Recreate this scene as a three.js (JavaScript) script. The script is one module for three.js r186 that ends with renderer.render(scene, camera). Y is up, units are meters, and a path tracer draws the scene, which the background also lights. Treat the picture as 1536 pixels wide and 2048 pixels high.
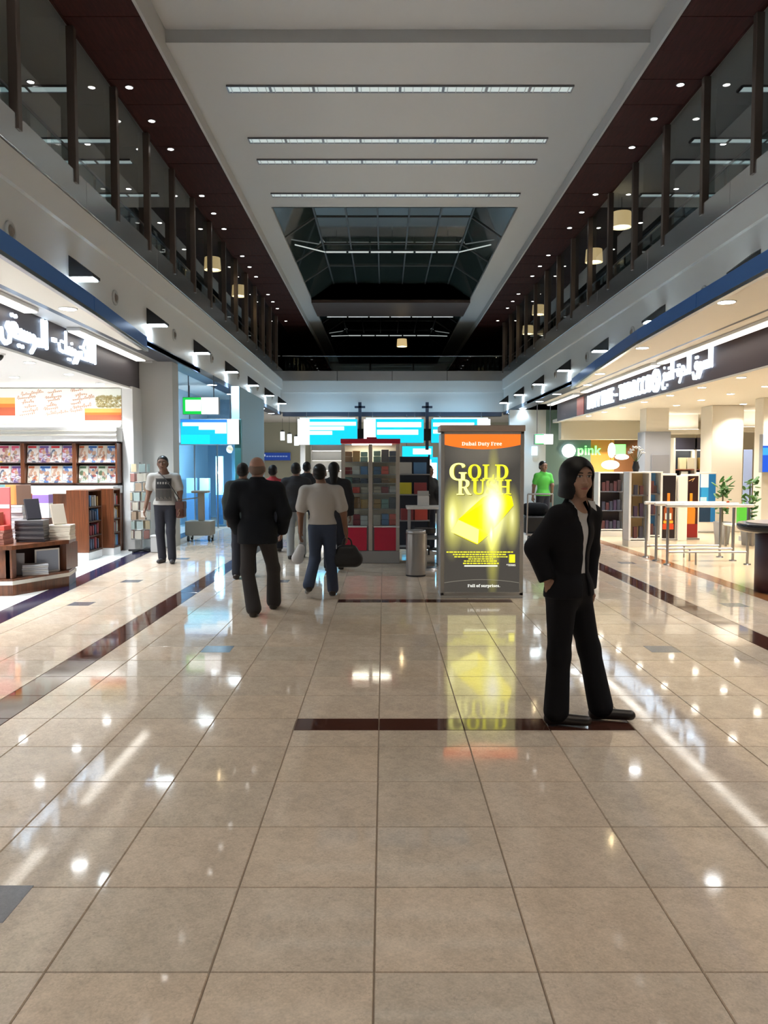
import * as THREE from 'three';
import { RoundedBoxGeometry } from 'three/addons/geometries/RoundedBoxGeometry.js';
import { mergeGeometries } from 'three/addons/utils/BufferGeometryUtils.js';
import { FontLoader } from 'three/addons/loaders/FontLoader.js';
import { TextGeometry } from 'three/addons/geometries/TextGeometry.js';
import { RectAreaLightUniformsLib } from 'three/addons/lights/RectAreaLightUniformsLib.js';

// ---------------------------------------------------------------- camera, exposure, light levels
RectAreaLightUniformsLib.init();
const scene = new THREE.Scene();
const EYE = 1.53, FOCAL = 1627, PITCH = Math.atan(89 / FOCAL);
const camera = new THREE.PerspectiveCamera((2 * Math.atan(1024 / FOCAL) * 180) / Math.PI, 0.75, 0.05, 200);
camera.position.set(0, EYE, 0);
camera.rotation.x = -PITCH;
scene.background = new THREE.Color(0x000000);            // night above the skylight
const renderer = new THREE.WebGLRenderer();
renderer.toneMapping = THREE.LinearToneMapping;
renderer.toneMappingExposure = 1.5;
renderer.shadowMap.enabled = true;
const LEVEL = { wedge: 21, canopy: 12, trough: 1.3, shopLeft: 15, shopRight: 9, soffit: 0.5, strip: 0.26, overhead: 2.8 };

// ---------------------------------------------------------------- helpers
let seed = 7;
const rnd = () => { seed = (seed * 1664525 + 1013904223) >>> 0; return seed / 4294967296; };
const rr = (a, b) => a + (b - a) * rnd();
const C = (r, g, b) => new THREE.Color().setRGB(r, g, b);
const V = (x, y, z) => new THREE.Vector3(x, y, z);
function mat(r, g, b, rough = 0.6, metal = 0, extra = {}) {
  return new THREE.MeshPhysicalMaterial({ color: C(r, g, b), roughness: rough, metalness: metal, ...extra });
}
function glow(r, g, b, k, extra = {}) {
  return new THREE.MeshStandardMaterial({ color: C(0.6, 0.6, 0.6), emissive: C(r, g, b), emissiveIntensity: k, roughness: 0.5, ...extra });
}
const ORD = ['first', 'second', 'third', 'fourth', 'fifth', 'sixth', 'seventh', 'eighth', 'ninth', 'tenth', 'eleventh', 'twelfth', 'thirteenth', 'fourteenth', 'fifteenth', 'sixteenth', 'seventeenth', 'eighteenth'];
const names = new Map();
function numbered(n) { const k = names.get(n) || 0; names.set(n, k + 1); return k ? n + '_' + String(k).padStart(3, '0') : n; }
function thing(name, label, category, pos = [0, 0, 0], turn = 0, group) {
  const o = new THREE.Group(); o.name = numbered(name); o.position.set(...pos); o.rotation.y = turn;
  o.userData = { label, category }; if (group) o.userData.group = group;
  scene.add(o); return o;
}
function shell(name, label, category = 'structure') {
  const o = new THREE.Group(); o.name = numbered(name); o.userData = { kind: 'structure', label, category }; scene.add(o); return o;
}
function part(parent, name, geo, m, label) {
  const o = new THREE.Mesh(geo, m); o.name = name; o.castShadow = o.receiveShadow = true;
  if (label) o.userData.label = label;
  parent.add(o); return o;
}
function solo(name, label, category, geo, m, pos, turn = 0, group) {
  const o = part(scene, numbered(name), geo, m); o.userData = { label, category };
  if (group) o.userData.group = group; if (pos) o.position.set(...pos); o.rotation.y = turn; return o;
}
function dup(root, pos, turn, label, group) {
  const base = root.name.replace(/_\d\d\d$/, '');
  const r = root.clone(); r.name = numbered(base); r.position.set(...pos); if (turn !== undefined) r.rotation.y = turn;
  r.userData = { ...root.userData }; if (label) r.userData.label = label; if (group) r.userData.group = group;
  scene.add(r); return r;
}
// boxes are given by their corners: x0,x1 / y0,y1 / z0,z1
function bx(x0, x1, y0, y1, z0, z1) {
  return new THREE.BoxGeometry(Math.abs(x1 - x0), Math.abs(y1 - y0), Math.abs(z1 - z0)).translate((x0 + x1) / 2, (y0 + y1) / 2, (z0 + z1) / 2);
}
function rb(x0, x1, y0, y1, z0, z1, r = 0.008) {
  return new RoundedBoxGeometry(Math.abs(x1 - x0), Math.abs(y1 - y0), Math.abs(z1 - z0), 2, r).translate((x0 + x1) / 2, (y0 + y1) / 2, (z0 + z1) / 2);
}
function cyl(r0, r1, y0, y1, x = 0, z = 0, n = 24) { return new THREE.CylinderGeometry(r1, r0, y1 - y0, n).translate(x, (y0 + y1) / 2, z); }
function rod(a, b, r, n = 10) {
  const d = b.clone().sub(a), g = new THREE.CylinderGeometry(r, r, d.length(), n);
  g.applyQuaternion(new THREE.Quaternion().setFromUnitVectors(V(0, 1, 0), d.clone().normalize()));
  return g.translate((a.x + b.x) / 2, (a.y + b.y) / 2, (a.z + b.z) / 2);
}
function lathe(pts, n = 32) { return new THREE.LatheGeometry(pts.map(([r, y]) => new THREE.Vector2(r, y)), n); }
function join(list) {
  return mergeGeometries(list.map((g) => { const q = g.index ? g.toNonIndexed() : g; for (const k of Object.keys(q.attributes)) if (!['position', 'normal', 'uv'].includes(k)) q.deleteAttribute(k); return q; }));
}
function prism(points, y0, y1) {           // plan outline [x, z], extruded upwards
  const s = new THREE.Shape(points.map(([x, z]) => new THREE.Vector2(x, -z)));
  return new THREE.ExtrudeGeometry(s, { depth: y1 - y0, bevelEnabled: false }).rotateX(-Math.PI / 2).translate(0, y0, 0);
}
function rect(parent, w, h, rgb, k, pos, look) {
  const l = new THREE.RectAreaLight(C(...rgb), k, w, h); l.name = 'area_glow'; l.position.set(...pos); parent.add(l);
  l.lookAt(V(...look)); return l;
}
function spot(parent, rgb, k, pos, target, angle = 1.0, pen = 0.6, radius = 2) {
  const l = new THREE.SpotLight(C(...rgb), k, 0, angle, pen, 2); l.name = 'spot_glow'; l.position.set(...pos);
  l.target.name = 'spot_aim'; l.target.position.set(...target); parent.add(l); parent.add(l.target);
  l.castShadow = true; l.shadow.radius = radius; return l;
}
// pixel of the photograph -> a point at a known depth or on a known height
const cosP = Math.cos(PITCH), sinP = Math.sin(PITCH);
function dirOf(u, v) { const a = (u - 768) / FOCAL, b = (1024 - v) / FOCAL, d = cosP + b * sinP; return [a / d, (b * cosP - sinP) / d]; }
const atZ = (u, v, z) => { const [a, b] = dirOf(u, v); return [a * z, EYE + b * z, -z]; };
const atY = (u, v, y) => { const [a, b] = dirOf(u, v), z = (y - EYE) / b; return [a * z, y, -z]; };

// textures
function noiseField(n, cells, sd) {          // tileable value noise
  const g = new Float32Array(cells * cells); let s = sd;
  for (let i = 0; i < g.length; i++) { s = (s * 1664525 + 1013904223) >>> 0; g[i] = s / 4294967296; }
  const out = new Float32Array(n * n), sm = (t) => t * t * (3 - 2 * t);
  for (let y = 0; y < n; y++) for (let x = 0; x < n; x++) {
    const fx = (x / n) * cells, fy = (y / n) * cells, ix = Math.floor(fx), iy = Math.floor(fy), tx = sm(fx - ix), ty = sm(fy - iy);
    const q = (a, b) => g[((b + cells) % cells) * cells + ((a + cells) % cells)];
    out[y * n + x] = (q(ix, iy) * (1 - tx) + q(ix + 1, iy) * tx) * (1 - ty) + (q(ix, iy + 1) * (1 - tx) + q(ix + 1, iy + 1) * tx) * ty;
  }
  return out;
}
function dataTex(n, fn, srgb = true) {
  const d = new Uint8Array(n * n * 4);
  for (let i = 0; i < n * n; i++) { const c = fn(i % n, Math.floor(i / n), i); d[i * 4] = c[0]; d[i * 4 + 1] = c[1]; d[i * 4 + 2] = c[2]; d[i * 4 + 3] = 255; }
  const t = new THREE.DataTexture(d, n, n); t.wrapS = t.wrapT = THREE.RepeatWrapping; t.magFilter = THREE.LinearFilter;
  if (srgb) t.colorSpace = THREE.SRGBColorSpace; t.needsUpdate = true; return t;
}
function canvasTex(w, h, draw) {
  const c = document.createElement('canvas'); c.width = w; c.height = h; draw(c.getContext('2d'), w, h);
  const t = new THREE.CanvasTexture(c); t.colorSpace = THREE.SRGBColorSpace; return t;
}
const clampByte = (x) => Math.max(0, Math.min(255, Math.round(x)));
const NA = noiseField(512, 8, 3), NB = noiseField(512, 32, 5), NC = noiseField(512, 128, 9), ND = noiseField(512, 256, 11);
const stoneTex = dataTex(512, (x, y, i) => {
  const a = NA[i], b = NB[i], c = NC[i], d = ND[i];
  let v = 0.93 + 0.05 * (a - 0.5) + 0.06 * (b - 0.5) + 0.07 * (c - 0.5) + 0.06 * (d - 0.5);
  const vein = Math.abs(NB[(i * 3 + 977) % (512 * 512)] * 0.3 + a * 0.7 - 0.5); if (vein < 0.012) v -= 0.05;
  if (NC[i] > 0.93 && b > 0.6) v -= 0.08;
  return [clampByte(v * 255), clampByte(v * 250), clampByte(v * 243)];
});
const woodTex = dataTex(512, (x, y, i) => {
  const g = NC[(Math.floor(y * 0.06) * 512 + ((x * 2) % 512)) % 262144] * 0.5 + NB[(Math.floor(y * 0.12) * 512 + x) % 262144] * 0.5;
  const v = 0.72 + 0.42 * (g - 0.4) + 0.1 * (ND[i] - 0.5);
  return [clampByte(v * 255), clampByte(v * 248), clampByte(v * 240)];
});
const roughTex = dataTex(512, (x, y, i) => { const v = clampByte(120 + 70 * (NA[i] - 0.5) + 60 * (NB[i] - 0.5)); return [v, v, v]; }, false);

// ---------------------------------------------------------------- materials
const M = {
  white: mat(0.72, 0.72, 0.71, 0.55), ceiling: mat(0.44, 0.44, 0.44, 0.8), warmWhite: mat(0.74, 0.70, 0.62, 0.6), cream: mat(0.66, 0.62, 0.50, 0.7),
  bulk: mat(0.68, 0.68, 0.67, 0.5), trimDark: mat(0.05, 0.06, 0.09, 0.35, 0.3), steel: mat(0.42, 0.42, 0.43, 0.28, 1), steelDark: mat(0.2, 0.2, 0.22, 0.3, 1),
  fascia: mat(0.5, 0.5, 0.51, 0.22, 0.85), blueMetal: mat(0.09, 0.25, 0.68, 0.3, 0.35), bronze: mat(0.12, 0.09, 0.075, 0.4, 0.6),
  soffit: mat(0.058, 0.012, 0.008, 0.75, 0, { map: woodTex, specularIntensity: 0.3 }), mahogany: mat(0.25, 0.085, 0.035, 0.3, 0, { map: woodTex, clearcoat: 0.4, clearcoatRoughness: 0.2 }), darkWood: mat(0.045, 0.018, 0.012, 0.35),
  black: mat(0.012, 0.012, 0.014, 0.5), blackGloss: mat(0.012, 0.012, 0.015, 0.15), grey: mat(0.3, 0.31, 0.33, 0.6), greyPale: mat(0.5, 0.5, 0.49, 0.6), signBrown: mat(0.055, 0.024, 0.027, 0.5), signGrey: mat(0.09, 0.078, 0.09, 0.45),
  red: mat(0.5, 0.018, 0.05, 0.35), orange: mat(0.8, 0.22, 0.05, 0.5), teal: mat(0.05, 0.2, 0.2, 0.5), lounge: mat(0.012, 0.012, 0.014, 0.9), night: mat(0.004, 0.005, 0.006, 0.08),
  glass: mat(0.94, 0.97, 0.97, 0.0, 0, { transmission: 1, thickness: 0, ior: 1.5 }), tinted: mat(0.86, 0.9, 0.9, 0.0, 0, { transmission: 1, thickness: 0, ior: 1.5 }), balGlass: mat(0.55, 0.7, 0.72, 0.0, 0, { transmission: 1, thickness: 0, ior: 1.5 }),
  blueGlass: mat(0.68, 0.85, 0.95, 0.02, 0, { transmission: 1, thickness: 0, ior: 1.5 }), grout: mat(0.26, 0.21, 0.17, 0.8), paper: mat(0.72, 0.71, 0.68, 0.7),
  purple: mat(0.07, 0.028, 0.04, 0.4),
  lampWhite: glow(0.92, 0.97, 1, 16), lampWarm: glow(1, 0.93, 0.8, 16), lampCool: glow(0.8, 0.93, 1, 16), trough: glow(1, 0.95, 0.86, 1.2), letter: glow(0.62, 0.8, 1, 1.5), stripGlow: glow(0.75, 0.95, 0.95, LEVEL.strip), soffitLamp: glow(1, 0.97, 0.92, 7),
  cove: glow(1, 0.95, 0.85, 2.4), shade: glow(1, 0.72, 0.32, 0.4),
};
const tileMats = [[0.69, 0.59, 0.495], [0.665, 0.575, 0.485], [0.71, 0.6, 0.495], [0.65, 0.57, 0.485]].map(([r, g, b]) => mat(r, g, b, 0.12, 0, { map: stoneTex, roughnessMap: roughTex, ior: 1.55, specularIntensity: 0.75 }));
const stripeMats = [[0.075, 0.03, 0.022], [0.085, 0.035, 0.026]].map(([r, g, b]) => mat(r, g, b, 0.12, 0, { map: stoneTex, roughnessMap: roughTex, ior: 1.55, specularIntensity: 0.75 }));
const accentMat = mat(0.13, 0.14, 0.17, 0.2, 0, { map: stoneTex, ior: 1.55 });

// ================================================================ THE SETTING
const WL = -3.9, WR = 4.53;                       // bulkhead planes of the two long sides
const SL = -4.67, SR = 5.55;                      // shop fascia planes
const FAR = 31.4, BACK = -9;                      // far bulkhead depth, end of the hall behind the camera (depths are -z)
const Zp = (d) => -d;

// ---- floor: slab, stone tiles with joints, brown bands, grey accents
const floor = shell('floor', 'polished beige stone tile floor of the concourse', 'floor');
part(floor, 'slab', bx(-12, 13, -0.2, -0.006, 9, -60), M.grout);
function tileGeo(w, d, ou, ov) {                   // chamfered top: 5 quads, uv in metres
  const b = 0.0025, y1 = 0, y0 = -0.006, x = w / 2, z = d / 2, pos = [], uv = [], nor = [];
  const quad = (a, q, c, e, n) => { for (const p of [a, q, c, a, c, e]) { pos.push(...p); nor.push(...n); uv.push((p[0] + ou), (p[2] + ov)); } };
  quad([-x + b, y1, z - b], [x - b, y1, z - b], [x - b, y1, -z + b], [-x + b, y1, -z + b], [0, 1, 0]);
  quad([-x, y0, z], [x, y0, z], [x - b, y1, z - b], [-x + b, y1, z - b], [0, 0.4, 0.9]);
  quad([x, y0, -z], [-x, y0, -z], [-x + b, y1, -z + b], [x - b, y1, -z + b], [0, 0.4, -0.9]);
  quad([x, y0, z], [x, y0, -z], [x - b, y1, -z + b], [x - b, y1, z - b], [0.9, 0.4, 0]);
  quad([-x, y0, -z], [-x, y0, z], [-x + b, y1, z - b], [-x + b, y1, -z + b], [-0.9, 0.4, 0]);
  const g = new THREE.BufferGeometry();
  g.setAttribute('position', new THREE.Float32BufferAttribute(pos, 3)); g.setAttribute('normal', new THREE.Float32BufferAttribute(nor, 3)); g.setAttribute('uv', new THREE.Float32BufferAttribute(uv, 2));
  return g;
}
const tileCache = new Map(), farTiles = [[], [], [], []], farBands = [];
const G0 = -0.53, GAP = 0.0035, Z0 = 0.39;
function putTile(x0, x1, d0, d1, kind) {            // kind: tile | band
  const w = x1 - x0 - GAP, d = d1 - d0 - GAP, cx = (x0 + x1) / 2, cd = (d0 + d1) / 2, variant = Math.floor(rnd() * 6), tone = Math.floor(rnd() * 4);
  const inView = cd > 2.0 && cd < 10.6 && Math.abs(cx) < 0.485 * cd + 0.3;
  const key = [w.toFixed(3), d.toFixed(3), variant].join();
  if (!tileCache.has(key)) tileCache.set(key, tileGeo(w, d, variant * 0.37, variant * 0.61));
  if (inView) { const t = part(floor, kind === 'band' ? 'band_tile' : 'tile', tileCache.get(key), kind === 'band' ? stripeMats[tone % 2] : tileMats[tone]); t.position.set(cx, 0, -cd); } else (kind === 'band' ? farBands : farTiles[tone]).push(tileCache.get(key).clone().translate(cx, 0, -cd));
}
const cols = [];
for (let k = -7; k <= 9; k++) {
  const a = G0 + 0.5 * k, b = a + 0.5;
  if (Math.abs(a + 2.53) < 0.01) { cols.push([a, a + 0.25, 'band'], [a + 0.25, b, 'tile']); } else if (Math.abs(a - 2.97) < 0.01) { cols.push([a, a + 0.25, 'tile'], [a + 0.25, b, 'band']); } else cols.push([a, b, 'tile']);
}
for (let k = -18; k < 78; k++) {
  const d0 = Z0 + 0.5 * k, d1 = d0 + 0.5, cross = Math.abs(d1 - 4.89) < 0.02 || Math.abs(d1 - 9.39) < 0.02;
  for (const [x0, x1, kind] of cols) {
    if (cross && x0 > -0.6 && x1 < 1.5) { putTile(x0, x1, d0, d1 - 0.22, 'tile'); putTile(x0, x1, d1 - 0.22, d1, 'band'); } else putTile(x0, x1, d0, d1, kind);
  }
}
farTiles.forEach((list, i) => { const t = part(floor, 'far_tiles', join(list), tileMats[i]); t.userData.kind = 'stuff'; });
{ const t = part(floor, 'far_band_tiles', join(farBands), stripeMats[0]); t.userData.kind = 'stuff'; }
for (const [x, d] of [[-1.405, 2.78], [-1.405, 6.79], [2.345, 6.79], [-3.4, 9.07], [-3.4, 10.9], [-1.405, 10.9], [2.345, 10.9], [-3.4, 13.6], [3.9, 9.0], [3.9, 13.0]]) {
  const t = part(floor, 'accent_tile', new RoundedBoxGeometry(0.245, 0.003, 0.245, 1, 0.001), accentMat, 'blue grey square accent tile'); t.position.set(x, -0.0005, -d);
}
// ---- shop floors and their curved edge bands
const leftEdge = [[-3.25, -1], [-3.42, 3], [-3.62, 6], [-3.77, 8], [-4.0, 11.3], [-4.25, 14.8], [-4.4, 18], [-4.45, 22]];
const rightEdge = [[3.95, -1], [4.1, 4], [4.28, 7], [4.4, 9.4], [4.42, 13], [4.36, 17], [4.4, 22], [4.6, 27]];
function along(curve, w) { return [...curve.map(([x, d]) => [x, -d]), ...[...curve].reverse().map(([x, d]) => [x + w, -d])]; }
const tileWhite = mat(0.7, 0.7, 0.68, 0.12), tileWarm = mat(0.62, 0.5, 0.34, 0.14);
{ const o = shell('floor_left', 'glossy white floor of the bookshop', 'floor'); part(o, 'floor_sheet', prism([...leftEdge.map(([x, d]) => [x - 0.28, -d]), [-12, -22], [-12, 1]], -0.05, 0.002), tileWhite); }
{ const o = shell('floor_right', 'warm cream floor of the duty free shop', 'floor'); part(o, 'floor_sheet', prism([...rightEdge.map(([x, d]) => [x + 0.22, -d]), [13, -27], [13, 1]], -0.05, 0.002), tileWarm); }
{ const o = shell('trim_1', 'dark blue stone band along the bookshop edge', 'trim'); part(o, 'stone_band', prism(along(leftEdge, -0.28), -0.05, 0.003), mat(0.018, 0.016, 0.045, 0.12)); }
{ const o = shell('trim_2', 'orange brown stone band along the duty free shop edge', 'trim'); part(o, 'stone_band', prism(along(rightEdge, 0.22), -0.05, 0.003), mat(0.28, 0.115, 0.04, 0.14)); }

// ---- long bulkheads with stepped white fronts, metal fascia above
for (const [side, x, s] of [['left', WL, -1], ['right', WR, 1]]) {
  const o = shell('wall_' + side, 'white stepped bulkhead of the ' + side + ' side gallery', 'wall');
  part(o, 'lower_front', bx(x + 0.06 * s, x + 0.4 * s, 3.66, 4.52, 9, -FAR), M.bulk);
  part(o, 'upper_front', bx(x, x + 0.4 * s, 4.52, 4.88, 9, -FAR - 0.4), M.bulk);
  part(o, 'edge_trim', bx(x + 0.05 * s, x + 0.4 * s, 3.54, 3.66, 9, -FAR), M.trimDark, 'dark blue grey edge trim');
  part(o, 'gallery_slab', bx(x + 0.4 * s, x + 6 * s, 4.6, 4.88, 9, -60), M.bulk);
  for (let d = -9; d < FAR; d += 3.3) part(o, 'fascia_panel', rb(x - 0.03 * s, x + 0.05 * s, 4.885, 5.25, -d - 0.006, -Math.min(d + 3.294, FAR), 0.006), M.fascia, 'brushed metal fascia panel');
  part(o, 'fascia_core', bx(x + 0.04 * s, x + 0.3 * s, 4.88, 5.22, 9, -FAR), M.trimDark);
  // closed lounge behind the glazing
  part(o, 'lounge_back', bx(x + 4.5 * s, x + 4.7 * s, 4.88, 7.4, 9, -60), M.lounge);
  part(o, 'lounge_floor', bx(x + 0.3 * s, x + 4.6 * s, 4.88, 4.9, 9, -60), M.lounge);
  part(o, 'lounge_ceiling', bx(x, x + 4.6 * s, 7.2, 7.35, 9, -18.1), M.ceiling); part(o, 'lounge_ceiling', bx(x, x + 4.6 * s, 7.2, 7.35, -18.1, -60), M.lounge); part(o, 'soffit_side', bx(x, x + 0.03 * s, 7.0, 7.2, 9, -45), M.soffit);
}
// far bulkhead
{
  const o = shell('wall_far', 'blue lit white bulkhead crossing the far end of the atrium', 'wall');
  part(o, 'lower_front', bx(WL - 0.4, WR + 0.4, 3.66, 4.4, -FAR - 0.06, -FAR - 0.5), M.bulk);
  part(o, 'upper_front', bx(WL - 0.4, WR + 0.4, 4.4, 4.84, -FAR, -FAR - 0.5), M.bulk);
  part(o, 'edge_trim', bx(WL, WR, 3.5, 3.66, -FAR - 0.05, -FAR - 0.5), M.trimDark);
  for (let k = 0; k < 4; k++) { const a = WL + k * 2.1075; part(o, 'fascia_panel', rb(a + 0.005, a + 2.1, 4.845, 5.22, -FAR + 0.02, -FAR - 0.06, 0.006), M.fascia); }
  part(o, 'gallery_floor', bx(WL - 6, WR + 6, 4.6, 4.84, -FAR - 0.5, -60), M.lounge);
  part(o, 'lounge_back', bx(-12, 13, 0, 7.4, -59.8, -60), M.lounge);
}
{
  const o = shell('wall_back', 'white end wall of the hall behind the camera', 'wall');
  part(o, 'wall_sheet', bx(-12, 13, 0, 7.6, 9, 9.2), M.white);
}
// ---- ceiling
{
  const o = shell('ceiling', 'white atrium ceiling with a stepped front panel', 'ceiling');
  const XL = -2.92, XR = 3.56;
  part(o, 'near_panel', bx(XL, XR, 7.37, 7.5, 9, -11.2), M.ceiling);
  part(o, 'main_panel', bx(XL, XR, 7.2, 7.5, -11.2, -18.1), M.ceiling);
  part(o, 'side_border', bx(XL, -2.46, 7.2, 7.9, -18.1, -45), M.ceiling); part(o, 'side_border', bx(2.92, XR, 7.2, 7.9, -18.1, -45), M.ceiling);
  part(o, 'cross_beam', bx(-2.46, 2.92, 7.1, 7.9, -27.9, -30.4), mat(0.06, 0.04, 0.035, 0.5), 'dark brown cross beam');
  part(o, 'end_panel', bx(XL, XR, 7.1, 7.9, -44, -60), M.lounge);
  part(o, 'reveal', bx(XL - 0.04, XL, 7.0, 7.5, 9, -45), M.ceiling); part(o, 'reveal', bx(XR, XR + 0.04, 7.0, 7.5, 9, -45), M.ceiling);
}
for (const [x0, x1, side] of [[WL, -2.96, 'left'], [3.6, WR, 'right']]) {
  const o = shell('ceiling_' + side, 'dark red brown wood soffit along the ' + side + ' glazing', 'ceiling');
  part(o, 'soffit_back', bx(x0, x1, 7.03, 7.1, 9, -45), M.black);
  for (let d = -9; d < 45; d += 0.8) {
    const g = bx(x0 + 0.004, x1 - 0.004, 7.0 + (Math.round(d * 10) % 3) * 0.002, 7.03, -d - 0.006, -d - 0.794); part(o, 'soffit_panel', g, M.soffit);
  }
}
// ---- skylights: raised dark glass hips with glazing bars and a row of tube lights
function skylight(n, d0, d1, label) {
  const o = shell('window_' + n, label, 'skylight');
  const xs = [-2.46, -1.7, 2.16, 2.92], ys = [7.25, 7.75, 7.75, 7.25], rows = Math.round((d1 - d0) / 2.4), step = (d1 - d0) / rows;
  part(o, 'night_cover', bx(-2.6, 3.1, 8.3, 8.4, -d0, -d1), M.night);
  part(o, 'end_wall', bx(-2.46, 2.92, 7.2, 8.3, -d0, -d0 + 0.05), M.lounge); part(o, 'end_wall', bx(-2.46, 2.92, 7.2, 8.3, -d1, -d1 - 0.05), M.lounge);
  for (let r = 0; r < rows; r++) {
    const a = d0 + r * step + 0.02, b = a + step - 0.04;
    for (let c = 0; c < 3; c++) {
      const cuts = c === 1 ? 5 : 1;
      for (let k = 0; k < cuts; k++) {
        const f0 = k / cuts, f1 = (k + 1) / cuts, xa = xs[c] + (xs[c + 1] - xs[c]) * f0 + 0.015, xb = xs[c] + (xs[c + 1] - xs[c]) * f1 - 0.015, ya = ys[c] + (ys[c + 1] - ys[c]) * f0, yb = ys[c] + (ys[c + 1] - ys[c]) * f1;
        const g = new THREE.BufferGeometry();
        g.setAttribute('position', new THREE.Float32BufferAttribute([xa, ya, -a, xb, yb, -a, xb, yb, -b, xa, ya, -a, xb, yb, -b, xa, ya, -b], 3));
        g.setAttribute('uv', new THREE.Float32BufferAttribute([0, 0, 1, 0, 1, 1, 0, 0, 1, 1, 0, 1], 2)); g.computeVertexNormals();
        part(o, 'pane', g, nightGlass);
      }
    }
    for (let c = 0; c < 3; c++) part(o, 'glazing_bar', rod(V(xs[c], ys[c], -d0 - r * step), V(xs[c + 1], ys[c + 1], -d0 - r * step), 0.03, 6), M.black);
  }
  for (let k = 0; k <= 5; k++) { const x = xs[1] + ((xs[2] - xs[1]) * k) / 5; part(o, 'glazing_bar', bx(x - 0.02, x + 0.02, 7.72, 7.8, -d0, -d1), M.black); }
}
const nightGlass = mat(0.02, 0.03, 0.03, 0.04, 0, { ior: 1.5, side: THREE.DoubleSide, specularIntensity: 0.7 });
skylight(6, 18.12, 27.9, 'dark glass hipped skylight at night over the atrium');
skylight(7, 30.4, 44, 'dark glass skylight beyond the brown cross beam');
// ---- gallery glazing: bronze mullions, full height panes, low balustrade glass with a rail
for (const [n, x, s, first, side] of [[1, WL, -1, 8.83, 'left'], [2, WR, 1, 8.52, 'right']]) {
  const o = shell('window_' + n, 'dark glazed gallery wall with bronze mullions on the ' + side + ' side', 'window');
  let prev = first - 1.6 * 10 - 0.0;
  for (let k = -9; k < 15; k++) {
    const d = first + 1.61 * k;
    if (d > FAR - 0.2) break;
    part(o, 'mullion', rb(x - 0.05 * s, x + 0.05 * s, 5.1, 7.0, -d + 0.05, -d - 0.05, 0.008), M.bronze, 'bronze mullion');
    const pane = new THREE.PlaneGeometry(1.5, 1.76).rotateY(-s * Math.PI / 2).translate(x + 0.04 * s, 6.12, -d - 0.805); part(o, 'pane', pane, M.tinted);
    const low = new THREE.PlaneGeometry(1.5, 0.5).rotateY(-s * Math.PI / 2).translate(x + 0.3 * s, 5.5, -d - 0.805); part(o, 'balustrade_pane', low, M.balGlass);
    part(o, 'rail', bx(x + 0.285 * s, x + 0.315 * s, 5.75, 5.775, -d, -d - 1.61), M.steelDark);
  }
}
{
  const o = shell('window_3', 'low glass balustrade of the far gallery with a steel rail', 'balustrade');
  for (let k = 0; k < 5; k++) { const a = WL + 0.1 + k * 1.65; part(o, 'pane', bx(a, a + 1.6, 5.2, 5.78, -FAR - 0.1, -FAR - 0.112), M.balGlass); }
  part(o, 'rail', rod(V(WL, 5.8, -FAR - 0.1), V(WR, 5.8, -FAR - 0.1), 0.02), M.steelDark);
}

// ---- canopies: curved blue metal edge over the shopfronts, white soffit below, fascia boards with lettering
const leftCanopy = [[-3.05, -2], [-3.15, 2], [-3.28, 5], [-3.41, 7.2], [-3.6, 10.2], [-3.86, 13.35]];
const rightCanopy = [[3.55, -2], [3.64, 2], [3.7, 6], [3.74, 8], [3.8, 10], [3.9, 12.6], [4.18, 16.2], [4.5, 19.6]];
function canopy(curve, s, back, label) {
  const o = thing('shopfront_canopy', label, 'canopy');
  const n = curve.length;
  part(o, 'underside', prism([...curve.map(([x, d]) => [x + 0.012 * s, -d]), [back, -curve[n - 1][1]], [back, -curve[0][1]]], 3.44, 3.6), M.warmWhite, 'pale underside');
  for (let i = 0; i + 1 < n; i++) {
    const [xa, da] = curve[i], [xb, db] = curve[i + 1], len = Math.hypot(xb - xa, db - da);
    const g = rb(-len / 2 + 0.006, len / 2 - 0.006, 3.46, 3.65, -0.012, 0.012, 0.004);
    const m = part(o, 'edge_panel', g, M.blueMetal, 'blue metal edge panel'); m.position.set((xa + xb) / 2, 0, -(da + db) / 2); m.rotation.y = Math.atan2(db - da, xb - xa);
    const l = part(o, 'edge_lip', rb(-len / 2 + 0.004, len / 2 - 0.004, 3.41, 3.455, -0.03, 0.03, 0.004), M.steel, 'polished steel lip'); l.position.copy(m.position); l.rotation.copy(m.rotation);
  }
  return o;
}
canopy(leftCanopy, -1, WL - 0.1, 'curved blue metal canopy edge over the bookshop front');
canopy(rightCanopy, 1, WR + 0.1, 'curved blue metal canopy edge over the duty free shop front');

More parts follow.
